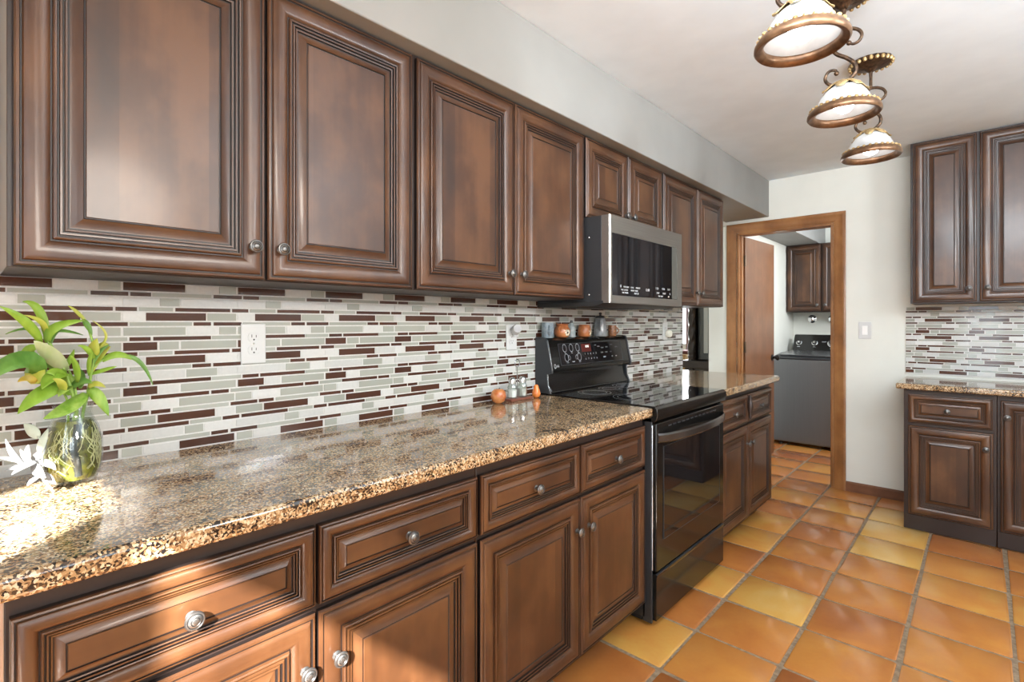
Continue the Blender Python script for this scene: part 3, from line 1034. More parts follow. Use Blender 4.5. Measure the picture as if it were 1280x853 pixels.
    b.build('clock_display', [plain('dark_red_display', (0.10, 0.018, 0.014), 0.15), plain('display_digits', (0.9, 0.9, 0.85), 0.5, emit=0.6, emit_color=(1, 0.95, 0.9))], p, weld=False)
    b = MB()
    ring(1.967, 0.018, 0.0085, 0.0022, host=c)
    b.text('L', 0.0085, M @ Matrix.Translation((1.967, 0.018, 0.0022)), 0)
    b.text('LG', 0.015, M @ Matrix.Translation((1.992, 0.018, 0.0008)), 0)
    b.build('logo', M_MARK, c, weld=False)


make_range()


# ------------------------------------------------------------------ microwave
def make_microwave():
    y0, y1, z0, z1 = 1.951, 2.690, 1.352, 1.748
    t = thing('microwave', 'over-the-range microwave in dark brushed steel with a black window', 'microwave', (0.2, (y0 + y1) / 2, z0))
    b = MB()
    b.box(0.012, 0.385, y0, y1, z0 + 0.012, z1, 0)
    for xx, zz in ((0.318, 1.655), (0.318, 1.392)):
        b.ball((xx, y0, zz), 0.005, 10, 1, sy=0.5)
    b.build('case', [M_CHARC, M_CHROME], t, bevel=0.003)
    b = MB()
    b.prism([(0.012, z0 - 0.012), (0.355, z0 - 0.012), (0.395, z0), (0.395, z0 + 0.0115), (0.012, z0 + 0.0115)], y0 - 0.004, y1 + 0.004, 'y', 0)
    for k in range(9):
        b.box(0.10 + k * 0.02, 0.11 + k * 0.02, y0 + 0.08, y0 + 0.30, z0 - 0.0145, z0 - 0.0115, 1)
        b.box(0.10 + k * 0.02, 0.11 + k * 0.02, y1 - 0.30, y1 - 0.08, z0 - 0.0145, z0 - 0.0115, 1)
    b.build('bottom_vent', [M_BLKPLAST, M_CHARC], t, bevel=0.002)
    # door: steel frame round the window, chamfered left edge
    wy0, wy1, wz0, wz1 = 1.968, 2.628, 1.388, 1.668
    xf = 0.430
    b = MB()
    b.prism([(0.386, y0), (xf - 0.006, y0), (xf, y0 + 0.006), (xf, wy0), (0.386, wy0)], z0 + 0.002, z1, 'z')
    b.prism([(0.386, wy1), (xf, wy1), (xf, y1 - 0.006), (xf - 0.006, y1), (0.386, y1)], z0 + 0.002, z1, 'z')
    b.box(0.386, xf, wy0, wy1, wz1, z1)
    b.box(0.386, xf, wy0, wy1, z0 + 0.002, wz0)
    d = b.build('door', M_STEEL, t, weld=True, bevel=0.0)
    b = MB()
    b.box(0.388, xf - 0.002, wy0 + 0.0005, wy1 - 0.0005, wz0 + 0.0005, wz1 - 0.0005, 0)
    b.box(xf - 0.0035, xf - 0.0012, wy1 - 0.060, wy1 - 0.001, wz0 + 0.001, wz1 - 0.001, 1)
    w = b.build('window', [M_BLKGLASS, plain('smoked_strip', (0.085, 0.085, 0.075), 0.25)], t)
    M = frame((xf - 0.0019, 0, 0), (0, 1, 0), (0, 0, 1))
    b = MB()
    for s, cy, cz, sz in (('8', 2.046, 1.432, 0.018), ('POPCORN', 2.095, 1.430, 0.010), ('COOK', 2.150, 1.430, 0.010), ('DEFROST', 2.205, 1.430, 0.010), ('MELT  SOFTEN', 2.080, 1.416, 0.009), ('REHEAT  WARM', 2.17, 1.416, 0.009),
                          ('TIME  POWER', 2.085, 1.403, 0.009), ('ADD 30', 2.19, 1.403, 0.012), ('12:00', 2.300, 1.425, 0.018), ('1 2 3', 2.40, 1.438, 0.015), ('4 5 6', 2.47, 1.438, 0.015), ('7 8 9', 2.53, 1.438, 0.015),
                          ('STOP', 2.41, 1.415, 0.012), ('START', 2.48, 1.415, 0.012), ('0', 2.545, 1.415, 0.015), ('FAN  LIGHT', 2.44, 1.400, 0.010), ('SET', 2.53, 1.400, 0.010)):
        b = MB()
        b.text(s, sz, M @ Matrix.Translation((cy, cz, 0)), 0)
        b.build('touch_marking', M_MARK, w, weld=False)


make_microwave()


# ------------------------------------------------------------------ pendant lamps
def catmull(pts, n=6):
    P = [Vector(p) for p in pts]
    P = [P[0] * 2 - P[1]] + P + [P[-1] * 2 - P[-2]]
    out = []
    for k in range(1, len(P) - 2):
        for i in range(n):
            s = i / n
            a, b, c, d = P[k - 1], P[k], P[k + 1], P[k + 2]
            out.append(0.5 * ((2 * b) + (c - a) * s + (2 * a - 5 * b + 4 * c - d) * s * s + (3 * b - a - 3 * c + d) * s ** 3))
    out.append(P[-2])
    return out


def lamp(cx, cy, label):
    t = thing('pendant_lamp', label, 'pendant lamp', (cx, cy, ZC), 0, 'scroll-arm pendant lamps in a row on the ceiling')
    T = Matrix.Translation((cx, cy, 0))
    b = MB()
    b.lathe([(0.078, ZC - 0.0005), (0.080, ZC - 0.008), (0.070, ZC - 0.018), (0.058, ZC - 0.022), (0.040, ZC - 0.030), (0.022, ZC - 0.034), (0.016, ZC - 0.042), (0.008, ZC - 0.048)], T, 64, 0, lobes=(16, 0.07))
    c = b.build('canopy', M_BRONZE, t, angle=50)
    b = MB()
    for k in range(22):
        a = 2 * PI * k / 22
        b.ball((cx + 0.079 * math.cos(a), cy + 0.079 * math.sin(a), ZC - 0.013), 0.0085, 8, 0, sz=1.3)
    b.build('gilt_leaf_edge', M_GOLD, c, weld=False)
    b = MB()
    b.tube([(cx, cy, ZC - 0.045), (cx, cy, ZC - 0.075), (cx, cy, 2.318)], [0.0075, 0.006, 0.006], 10)
    b.build('stem', M_BRONZE, t)
    S = [(.016, 2.264), (.030, 2.256), (.047, 2.262), (.054, 2.283), (.038, 2.306), (.004, 2.317), (-.026, 2.302), (-.038, 2.270), (-.022, 2.238), (.010, 2.212), (.034, 2.182),
         (.032, 2.148), (-.004, 2.124), (-.040, 2.131), (-.058, 2.156), (-.047, 2.181), (-.026, 2.180), (-.022, 2.168)]
    pts = catmull([(cx + x, cy, z) for x, z in S])
    b = MB()
    n = len(pts)
    b.tube(pts, [0.0042 + 0.0028 * math.sin(PI * min(1, max(0, k / (n - 1)))) for k in range(n)], 10)
    b.ball(tuple(pts[-1]), 0.0085, 10); b.ball(tuple(pts[0]), 0.0085, 10)
    b.build('scroll_arm', M_BRONZE, t, angle=60)
    # gilt leaves over the neck of the shade
    b = MB()
    b.lathe([(0.006, 2.126), (0.014, 2.121), (0.026, 2.118), (0.030, 2.111), (0.030, 2.106)], T, 20, 0)
    for k in range(7):
        a = 2 * PI * k / 7 + 0.25
        d = Vector((math.cos(a), math.sin(a), 0)); s = Vector((-math.sin(a), math.cos(a), 0))
        vs, fs = [], []
        for i in range(7):
            u = i / 6
            r = 0.014 + 0.062 * u
            z = 2.128 - 0.008 * u - 0.038 * u * u + (0.008 if i == 6 else 0)
            w = 0.022 * math.sin(PI * min(1, 0.22 + 0.78 * u)) * (1 + 0.25 * (i % 2)) + 0.0006
            for e, dz in ((-1, -0.003), (0, 0.002), (1, -0.003)):
                p = d * r + s * (w * e)
                vs.append((cx + p.x, cy + p.y, z + dz + 0.004))
        fs = [(3 * i + e, 3 * i + e + 1, 3 * i + e + 4, 3 * i + e + 3) for i in range(6) for e in (0, 1)]
        b.add(vs, fs, 0)
    b.build('leaf_cap', M_GOLD, t, solid=0.0016, angle=60)
    # bell shade, thin glass
    out = [(0.020, 2.116), (0.040, 2.112), (0.058, 2.098), (0.074, 2.076), (0.086, 2.052), (0.098, 2.033)]
    prof = out + [(r - 0.004, z - 0.003) for r, z in reversed(out)] + [out[0]]
    b = MB()
    b.lathe(prof, T, 48)
    b.build('glass_shade', M_SHADE, t, angle=60)
    b = MB()
    b.lathe([(0.0985, 2.038), (0.106, 2.034), (0.1145, 2.020), (0.1150, 2.011), (0.110, 2.005), (0.101, 2.007), (0.093, 2.014), (0.090, 2.024), (0.094, 2.030), (0.0985, 2.038)], T, 56, 0)
    r = b.build('shade_rim', M_COPPER, t, angle=60)
    b = MB()
    for k in range(30):
        a = 2 * PI * k / 30
        b.ball((cx + 0.1035 * math.cos(a), cy + 0.1035 * math.sin(a), 2.036), 0.0068, 8, 0, sz=0.8)
    b.build('gilt_scallops', M_GOLD, r, weld=False)
    b = MB()
    b.ball((cx, cy, 2.050), 0.033, 20)
    b.lathe([(0.016, 2.078), (0.014, 2.112)], T, 14)
    b.build('bulb', M_BULB, t, angle=60)


lamp(1.285, 1.53, 'scroll-arm pendant lamp with white bell shade, nearest and largest of the three')
lamp(1.277, 2.15, 'scroll-arm pendant lamp with white bell shade, middle of the three')
lamp(1.275, 2.77, 'scroll-arm pendant lamp with white bell shade, farthest and smallest of the three')


# ------------------------------------------------------------------ sockets and switch
def outlet(y, z, label, plug=None):
    t = thing('wall_outlet', label, 'outlet', (0.0102, y, z), 0, 'wall outlets in the mosaic')
    b = MB()
    x = 0.0104
    b.prism([(y - 0.036, z - 0.0605), (y + 0.036, z - 0.0605), (y + 0.036, z + 0.0605), (y - 0.036, z + 0.0605)], x, x + 0.0055, 'x', 0)
    b.build('cover_plate', M_WHITE, t, bevel=0.0025)
    for dz in (0.0195, -0.0195):
        b = MB()
        n = 24
        poly = []
        for k in range(n):
            a = 2 * PI * k / n
            poly.append((y + 0.0172 * math.cos(a), z + dz + max(-0.0132, min(0.0132, 0.0172 * math.sin(a)))))
        b.prism(poly, x + 0.005, x + 0.0075, 'x', 0)
        o = b.build('socket', M_WHITE, t, bevel=0.0006)
        b = MB()
        b.box(x + 0.0066, x + 0.0078, y - 0.0072, y - 0.0052, z + dz - 0.001, z + dz + 0.008)
        b.box(x + 0.0066, x + 0.0078, y + 0.0052, y + 0.0072, z + dz - 0.001, z + dz + 0.0065)
        b.lathe([(0.0, 0.0), (0.0026, 0.0), (0.0026, 0.0012), (0.0, 0.0012)], Matrix.Translation((x + 0.0066, y, z + dz - 0.0075)) @ Matrix.Rotation(PI / 2, 4, 'Y'), 10)
        b.build('slots', M_SLOT, o)
    b = MB()
    b.lathe([(0.0, 0.0), (0.003, 0.0), (0.0026, 0.001), (0.0, 0.0012)], Matrix.Translation((x + 0.0053, y, z)) @ Matrix.Rotation(PI / 2, 4, 'Y'), 10)
    b.build('screw', M_CHROME, t)


outlet(0.602, 1.2015, 'white duplex outlet in the mosaic right of the plant, nothing plugged in')
outlet(1.757, 1.196, 'white duplex outlet in the mosaic left of the range, with a night light in it')
outlet(3.338, 1.205, 'white duplex outlet in the mosaic beyond the range, with a round plug in it')

b = MB()
Mx = Matrix.Translation((0.0195, 1.772, 1.222)) @ Matrix.Rotation(math.radians(68), 4, 'Y') @ Matrix.Rotation(math.radians(28), 4, 'X')
b.lathe([(0.0, 0.0), (0.018, 0.0), (0.021, 0.006), (0.021, 0.046), (0.018, 0.051, 1), (0.0165, 0.049, 1), (0.0, 0.047, 1)], Mx, 24)
b.box(0.0183, 0.032, 1.757, 1.789, 1.198, 1.246, 0)
tag(b.build('night_light', [M_WHITE, plain('night_light_lens', (0.45, 0.46, 0.47), 0.3)], at=(0.0185, 1.772, 1.222), bevel=0.002, weld=False),
    'white plug-in night light with a tilted round head, left of the range', 'night light')
b = MB()
b.lathe([(0.0, 0.0), (0.021, 0.0), (0.026, 0.006), (0.027, 0.022), (0.022, 0.032), (0.0, 0.035)], Matrix.Translation((0.0186, 3.352, 1.187)) @ Matrix.Rotation(PI / 2, 4, 'Y'), 24)
tag(b.build('plug', plain('ivory_plastic', (0.80, 0.78, 0.66), 0.4), at=(0.0186, 3.352, 1.187)), 'round ivory plug in the outlet beyond the range', 'plug')

t = thing('light_switch', 'white rocker light switch on the cream wall right of the doorway', 'light switch', (1.007, YF, 1.207))
b = MB()
b.box(0.967, 1.047, YF - 0.0060, YF - 0.0003, 1.1445, 1.2695)
b.build('cover_plate', M_WHITE, t, bevel=0.0025)
b = MB()
b.prism([(YF - 0.0055, 1.174), (YF - 0.0098, 1.174), (YF - 0.0070, 1.207), (YF - 0.0105, 1.240), (YF - 0.0055, 1.240)], 0.990, 1.024, 'x')
b.build('rocker', plain('bright_white_plastic', (0.88, 0.88, 0.87), 0.3), t, bevel=0.001)


# ------------------------------------------------------------------ laundry room
def laundry():
    # door leaf swung open against the left side of the laundry room
    t = bpy.data.objects.new('door_1', None)
    t.location = (0.131, 4.612, 0.0)
    COL.objects.link(t)
    ang = math.radians(-3.5)
    ROOT[t.name] = Matrix.Translation(t.location) @ Matrix.Rotation(ang, 4, 'Z')
    t.rotation_euler = (0, 0, ang)
    struct(t)
    R = ROOT[t.name]
    b = MB()
    b.box(-0.035, 0.0, 0.008, 0.690, 0.012, 2.008, 0, R)
    b.build('door_leaf', M_DOOR, t, bevel=0.002)
    for sx in (1, -1):
        b = MB()
        M = R @ Matrix.Translation((0.0 if sx > 0 else -0.035, 0.640, 0.93)) @ Matrix.Rotation(sx * PI / 2, 4, 'Y')
        b.lathe([(0.0, 0.0), (0.031, 0.0), (0.031, 0.004), (0.012, 0.008), (0.010, 0.026), (0.020, 0.034), (0.027, 0.046), (0.024, 0.058), (0.012, 0.064), (0.0, 0.065)], M, 20)
        b.build('door_knob', plain('dark_knob_%d' % (sx + 1), (0.035, 0.03, 0.028), 0.3, metal=0.8), t)
    for z in (0.25, 1.05, 1.80):
        b = MB()
        b.box(-0.0345, -0.001, -0.004, 0.007, z - 0.045, z + 0.045, 0, R)
        b.tube([R @ Vector((0.004, 0.0, z - 0.048)), R @ Vector((0.004, 0.0, z + 0.048))], 0.006, 8)
        b.build('hinge', plain('hinge_bronze', (0.10, 0.07, 0.045), 0.4, metal=0.8), t)

    # top-loading washer
    x0, x1, y0, y1 = 0.030, 0.715, 5.790, 6.520
    t = thing('washing_machine', 'dark grey top-loading washing machine seen through the laundry doorway', 'washing machine', ((x0 + x1) / 2, (y0 + y1) / 2, 0))
    b = MB()
    b.box(x0, x1, y0, y1, 0.030, 0.890)
    b.build('cabinet_body', M_WASHER, t, bevel=0.014, seg=3)
    for xx in (x0 + 0.06, x1 - 0.06):
        for yy in (y0 + 0.06, y1 - 0.06):
            b = MB()
            b.lathe([(0.022, 0.0), (0.022, 0.012), (0.012, 0.016), (0.012, 0.032)], Matrix.Translation((xx, yy, 0)), 12)
            b.build('foot', M_BLKPLAST, t)
    b = MB()
    b.prism([(y0 - 0.004, 0.8885), (y1, 0.8885), (y1, 0.945), (y0 + 0.30, 0.940), (y0 + 0.02, 0.915), (y0 - 0.004, 0.900)], x0 - 0.002, x1 + 0.002, 'x')
    b.build('top_deck', plain('washer_deck', (0.035, 0.037, 0.04), 0.28, metal=0.4), t, bevel=0.006)
    b = MB()
    b.prism([(y0 + 0.03, 0.921), (y0 + 0.31, 0.944), (y0 + 0.53, 0.9465), (y0 + 0.53, 0.960), (y0 + 0.30, 0.957), (y0 + 0.03, 0.934)], x0 + 0.05, x1 - 0.05, 'x')
    b.build('lid', plain('washer_lid', (0.16, 0.165, 0.175), 0.22, metal=0.7), t, bevel=0.004)
    b = MB()
    b.prism([(y1 - 0.185, 0.944), (y1, 0.944), (y1, 1.118), (y1 - 0.028, 1.132), (y1 - 0.075, 1.128)], x0 + 0.045, x1 - 0.02, 'x')
    c = b.build('console', M_BLACK, t, bevel=0.005)
    up = Vector((0, 0.110, 0.184)).normalized()
    M = frame((0, y1 - 0.185, 0.944), (1, 0, 0), tuple(up))
    for k, (xx, r) in enumerate(((0.130, 0.024), (0.285, 0.024), (0.455, 0.042), (0.620, 0.024))):
        b = MB()
        b.lathe([(0.0, 0.0), (r + 0.006, 0.0), (r + 0.006, 0.003), (r, 0.005), (r * 0.86, 0.022), (r * 0.80, 0.024, 1), (r * 0.45, 0.0245, 0), (0.0, 0.025, 0)], M @ Matrix.Translation((xx, 0.110, 0.0)), 20)
        b.build('dial', [M_CHROME, M_BLKPLAST], c, angle=40)
    b = MB()
    for s, xx, yy, z in (('TEMP', 0.130, 0.060, 0.013), ('SOIL', 0.285, 0.060, 0.013), ('CYCLE', 0.455, 0.045, 0.014), ('NORMAL', 0.375, 0.125, 0.011), ('HEAVY', 0.540, 0.125, 0.011), ('START', 0.620, 0.060, 0.013)):
        b = MB()
        b.text(s, z, M @ Matrix.Translation((xx, yy, 0.0008)), 0)
        b.build('console_marking', M_MARK, c, weld=False)

    for k, xx in enumerate((0.200, 0.405)):
        t = thing('water_valve', ('chrome water valve on the laundry wall, the left of the two above the washer', 'chrome water valve on the laundry wall, the right of the two above the washer')[k], 'valve', (xx, 6.68, 1.306), 0, 'laundry water valves')
        M = Matrix.Translation((xx, 6.6795, 1.306)) @ Matrix.Rotation(PI / 2, 4, 'X')
        b = MB()
        b.lathe([(0.0, 0.0), (0.048, 0.0), (0.046, 0.006), (0.024, 0.014), (0.017, 0.020), (0.017, 0.050), (0.0, 0.052)], M, 22)
        b.build('escutcheon', M_CHROME, t)
        b = MB()
        b.lathe([(0.0, 0.050), (0.020, 0.050), (0.028, 0.056), (0.026, 0.068), (0.010, 0.072), (0.0, 0.073)], M, 12, 0, lobes=(6, 0.16))
        b.build('handle', M_CHROME, t)
    # floor register
    t = thing('floor_register', 'dark metal floor register in the clay tiles at the laundry doorway', 'vent', (0.045, 5.50, 0.0))
    b = MB()
    b.box(-0.0, 0.095, 5.36, 5.64, 0.0005, 0.005)
    b.build('frame', M_BLKPLAST, t, bevel=0.0015)
    b = MB()
    for k in range(14):
        b.box(0.010, 0.085, 5.375 + k * 0.0185, 5.383 + k * 0.0185, 0.005, 0.0065)
    b.build('louvres', M_CHARC, t)


laundry()


# ------------------------------------------------------------------ dining room, seen through the opening
def dining():
    M_DARK = wood('dark_carved_oak', (0.012, 0.007, 0.005), (0.028, 0.015, 0.010), (0.05, 0.028, 0.018), 'Z', rough=0.35, board=3.0)
    x0, x1, y0, y1 = -0.70, -0.165, 5.165, 5.62
    t = thing('china_hutch', 'dark carved wooden china hutch beyond the opening past the counter', 'hutch', ((x0 + x1) / 2, (y0 + y1) / 2, 0.006))
    b = MB()
    b.box(x0 + 0.03, x1 - 0.02, y0 + 0.03, y1, 0.006, 0.790)
    b.build('lower_cabinet', M_DARK, t, bevel=0.004)
    b = MB()
    b.prism([(x0 + 0.02, 0.790), (x1, 0.790), (x1, 0.868), (x0 + 0.02, 0.868), (x0 + 0.005, 0.850), (x0 - 0.008, 0.834), (x0 + 0.005, 0.818)], y0 - 0.02, y1, 'y')
    b.build('ledge', M_DARK, t, bevel=0.006)
    b = MB()
    b.box(x0 + 0.04, x1 - 0.005, y1 - 0.02, y1, 0.868, 2.02)
    b.box(x0 + 0.04, x0 + 0.07, y0 + 0.12, y1 - 0.02, 0.868, 2.02)
    b.box(x0 + 0.02, x1, y0 + 0.02, y1, 2.02, 2.10)
    b.build('upper_case', M_DARK, t, bevel=0.003)
    # twisted column
    b = MB()
    cx, cy = x0 + 0.105, y0 + 0.035
    n, m = 20, 90
    vs, fs = [], []
    for k in range(m + 1):
        z = 0.868 + (2.02 - 0.868) * k / m
        e = min(k, m - k)
        base = 0.036 if e > 6 else 0.045 - 0.010 * abs(math.sin(e * 1.0))
        for i in range(n):
            a = 2 * PI * i / n
            r = base * (1 + (0.16 * math.cos(3 * a - z * 42) if e > 6 else 0))
            vs.append((cx + r * math.cos(a), cy + r * math.sin(a), z))
    for k in range(m):
        for i in range(n):
            j = (i + 1) % n
            fs.append((k * n + i, k * n + j, (k + 1) * n + j, (k + 1) * n + i))
    fs += [tuple(range(n - 1, -1, -1)), tuple(range(m * n, m * n + n))]
    b.add(vs, fs)
    b.build('twisted_column', M_DARK, t, angle=70)
    b = MB()
    b.prism([(cx - 0.02, 0.79), (cx + 0.02, 0.79), (cx + 0.03, 0.77), (cx + 0.012, 0.752), (cx + 0.026, 0.70), (cx + 0.01, 0.68), (cx - 0.01, 0.68), (cx - 0.026, 0.70), (cx - 0.012, 0.752), (cx - 0.03, 0.77)], cy - 0.03, cy + 0.03, 'y')
    b.build('turned_drop', M_DARK, t, bevel=0.006)
    b = MB()
    b.box(x0 + 0.15, x1 - 0.01, y0 + 0.09, y0 + 0.10, 0.88, 2.01)
    b.build('glass_door', plain('dark_cabinet_glass', (0.05, 0.055, 0.055), 0.12, spec=0.7), t)
    b = MB()
    b.box(x0 + 0.215, x0 + 0.262, y0 + 0.070, y0 + 0.089, 0.945, 2.00)
    b.build('glass_reflection_strip', plain('pale_painted_reflection', (0.55, 0.57, 0.57), 0.3), t, bevel=0.003)  # pale strip standing in for a bright reflection in the glass

    t = thing('sideboard', 'tan wooden sideboard under the dining room window', 'sideboard', (-1.35, 6.4, 0.006))
    M_T = wood('tan_oak', (0.36, 0.22, 0.09), (0.48, 0.31, 0.13), (0.58, 0.40, 0.19), 'X', board=0.2)
    b = MB()
    b.box(-1.60, -1.115, 6.20, 6.60, 0.10, 0.835)
    b.build('case', M_T, t, bevel=0.006)
    for xx in (-1.57, -1.145):
        for yy in (6.23, 6.57):
            b = MB()
            b.box(xx - 0.02, xx + 0.02, yy - 0.02, yy + 0.02, 0.006, 0.10)
            b.build('leg', M_T, t, bevel=0.003)
    b = MB()
    b.box(-1.62, -1.095, 6.18, 6.62, 0.8355, 0.862)
    b.build('top', M_T, t, bevel=0.006)
    b = MB()
    b.box(-1.50, -1.10, 6.24, 6.56, 0.8625, 0.905)
    tag(b.build('folded_cloth', plain('dark_red_cloth', (0.13, 0.035, 0.03), 0.8), at=(-1.3, 6.4, 0.8625), bevel=0.012), 'dark red folded cloth on the tan sideboard', 'cloth')

    b = MB()
    n = 60
    L = []
    for k in range(n + 1):
        x = -1.60 + 0.20 * k / n
        L.append((x, 7.33 + 0.022 * math.sin(k * 0.9)))
    vs = [(x, y, z) for x, y in L for z in (0.30, 2.22)] 
    fs = [(2 * k, 2 * k + 2, 2 * k + 3, 2 * k + 1) for k in range(n)]
    b.add(vs, fs)
    tag(b.build('curtain', plain('mauve_curtain', (0.42, 0.30, 0.31), 0.8), at=(-1.52, 7.33, 0.30), solid=0.003, angle=80), 'mauve pleated curtain beside the dining room window', 'curtain')


dining()


# ------------------------------------------------------------------ pots on top of the range console
ZS = 1.1878
M_BLUE = speckle('grey_blue_glaze', (0.15, 0.20, 0.24), (0.24, 0.29, 0.33), 90, 0.35, coat=0.4)
M_TERRA = speckle('painted_terracotta', (0.34, 0.10, 0.035), (0.55, 0.20, 0.07), 45, 0.35, coat=0.3)
M_CREAMP = plain('cream_glaze', (0.66, 0.60, 0.48), 0.4)
M_DARKP = plain('dark_glaze_paint', (0.03, 0.025, 0.03), 0.4)
M_CELAD = speckle('pale_blue_grey_glaze', (0.30, 0.37, 0.39), (0.45, 0.50, 0.52), 60, 0.3, coat=0.4)
M_GREYE = speckle('grey_enamel', (0.17, 0.18, 0.19), (0.24, 0.255, 0.27), 50, 0.22, coat=0.5)


def vessel(name, label, cat, c, prof, mat, handle=None, painted=None, lid=None, hollow=0.003):
    t = thing(name, label, cat, c, 0, 'pots on top of the range')
    T = Matrix.Translation(c)
    inner = [(max(r - hollow, 0.001), z + (hollow if i == 0 else 0)) for i, (r, z) in enumerate(prof)]
    b = MB()
    b.lathe([(0.0, prof[0][1])] + prof + ([] if lid else list(reversed(inner)) + [(0.0, prof[0][1] + hollow)]), T, 28)
    b.build('body', mat, t, angle=50)
    if handle:
        r0, z0, z1, ang, rt, bulge = handle
        d = Vector((math.cos(ang), math.sin(ang), 0))
        pts = [Vector(c) + d * (r0 - 0.002 + bulge * math.sin(PI * k / 12)) + Vector((0, 0, z0 + (z1 - z0) * k / 12)) for k in range(13)]
        b = MB(); b.tube(pts, rt, 8)
        b.build('handle', mat, t, angle=60)
    if painted:
        for nm, mt, spots in painted:
            b = MB()
            for a, z, s in spots:
                rr = 0
                for k in range(len(prof) - 1):
                    if prof[k][1] <= z <= prof[k + 1][1]:
                        f = (z - prof[k][1]) / (prof[k + 1][1] - prof[k][1]); rr = prof[k][0] + f * (prof[k + 1][0] - prof[k][0])
                p = Vector(c) + Vector((math.cos(a) * (rr - 0.0006), math.sin(a) * (rr - 0.0006), z))
                b.ball(tuple(p), s, 8, 0, sx=0.35 if abs(math.cos(a)) > 0.7 else 0.8, sy=1, sz=1)
            b.build(nm, mt, t, weld=False)
    if lid:
        b = MB(); b.lathe(lid, T, 24)
        b.build('lid', plain('dark_enamel_lid', (0.07, 0.072, 0.075), 0.25), t, angle=40)
    return t


vessel('mug', 'grey-blue glazed mug, leftmost of the pots on the range console', 'mug', (0.052, 1.982, ZS),
       [(0.027, 0.0), (0.030, 0.003), (0.031, 0.04), (0.031, 0.077)], M_BLUE, handle=(0.031, 0.016, 0.062, -PI / 2 + 0.9, 0.0045, 0.020))
fl = [(-0.9 + 0.16 * k, 0.028 + 0.011 * ((k * 7) % 3 - 1), 0.006) for k in range(6)]
vessel('pot', 'orange painted pot with a white flower, left of the pale bottle on the console', 'pot', (0.054, 2.098, ZS),
       [(0.026, 0.0), (0.036, 0.008), (0.0415, 0.026), (0.040, 0.042), (0.032, 0.056), (0.029, 0.062), (0.034, 0.070)], M_TERRA,
       painted=[('white_flower', M_CREAMP, [(-0.15 + 0.27 * math.cos(q * 1.05), 0.026 + 0.011 * math.sin(q * 1.05), 0.0075) for q in range(6)]), ('flower_eye', M_DARKP, [(-0.15, 0.026, 0.006)])],
       handle=(0.034, 0.030, 0.060, -PI / 2 + 0.25, 0.0045, 0.014))
vessel('bottle', 'small pale blue-grey bottle between the two orange pots', 'bottle', (0.046, 2.190, ZS),
       [(0.019, 0.0), (0.0215, 0.004), (0.021, 0.042), (0.019, 0.054), (0.012, 0.060), (0.014, 0.066), (0.010, 0.074), (0.001, 0.076)], M_CELAD, lid=[(0.0, 0.0755), (0.006, 0.0758), (0.008, 0.082), (0.006, 0.088), (0.0, 0.090)])
vessel('pot', 'orange painted pot with pale brush strokes, right of the pale bottle', 'pot', (0.054, 2.296, ZS),
       [(0.028, 0.0), (0.034, 0.006), (0.037, 0.024), (0.0355, 0.044), (0.031, 0.060), (0.029, 0.066)], M_TERRA,
       painted=[('brush_strokes', M_CREAMP, [(0.25, 0.022, 0.008), (0.45, 0.030, 0.007), (0.1, 0.016, 0.006), (-0.1, 0.030, 0.005)])])
vessel('coffee_pot', 'grey enamel coffee pot with a dark knobbed lid on the range console', 'coffee pot', (0.054, 2.455, ZS),
       [(0.0395, 0.0), (0.041, 0.004), (0.038, 0.035), (0.031, 0.080), (0.0275, 0.100), (0.001, 0.101)], M_GREYE, handle=(0.033, 0.028, 0.094, -PI / 2 + 0.55, 0.0045, 0.020),
       lid=[(0.0, 0.1015), (0.0290, 0.1015), (0.0285, 0.106), (0.020, 0.114), (0.006, 0.118), (0.005, 0.121), (0.009, 0.127), (0.007, 0.133), (0.0, 0.135)])
vessel('mug', 'small brown patterned mug, rightmost of the pots on the range console', 'mug', (0.050, 2.588, ZS),
       [(0.022, 0.0), (0.024, 0.004), (0.0245, 0.035), (0.0235, 0.062)], speckle('brown_patterned_glaze', (0.10, 0.04, 0.02), (0.42, 0.17, 0.07), 120, 0.35, coat=0.3), handle=(0.024, 0.012, 0.050, PI / 2 - 0.9, 0.004, 0.016))


# ------------------------------------------------------------------ on the counter by the range
ZT = 0.9143
M_AMBER = speckle('amber_stone', (0.42, 0.10, 0.025), (0.62, 0.26, 0.09), 38, 0.16, coat=0.6)
M_AMBER2 = speckle('bright_orange_stone', (0.60, 0.13, 0.02), (0.75, 0.24, 0.05), 50, 0.16, coat=0.6)


def fruit(name, label, cat, c, prof, mat, stem_at):
    t = thing(name, label, cat, c, 0, None)
    b = MB(); b.lathe(prof, Matrix.Translation(c), 28)
    b.build('body', mat, t, angle=70)
    b = MB()
    p = Vector(c) + Vector((0, 0, stem_at))
    b.tube([p, p + Vector((0.002, 0.001, 0.006)), p + Vector((0.005, 0.002, 0.011))], [0.0018, 0.0015, 0.002], 8)
    b.build('stem', M_DARKP, t)


fruit('stone_apple', 'round orange stone apple on the counter, left of the glass shakers', 'ornament', (0.100, 1.581, ZT),
      [(0.0, 0.001), (0.014, 0.0), (0.027, 0.010), (0.0345, 0.030), (0.031, 0.050), (0.019, 0.062), (0.008, 0.063), (0.0, 0.058)], M_AMBER, 0.057)
fruit('stone_pear', 'small orange stone pear on the counter, between shakers and range', 'ornament', (0.112, 1.822, ZT),
      [(0.0, 0.001), (0.010, 0.0), (0.018, 0.008), (0.0205, 0.020), (0.017, 0.034), (0.0125, 0.046), (0.011, 0.055), (0.006, 0.061), (0.0, 0.061)], M_AMBER2, 0.060)

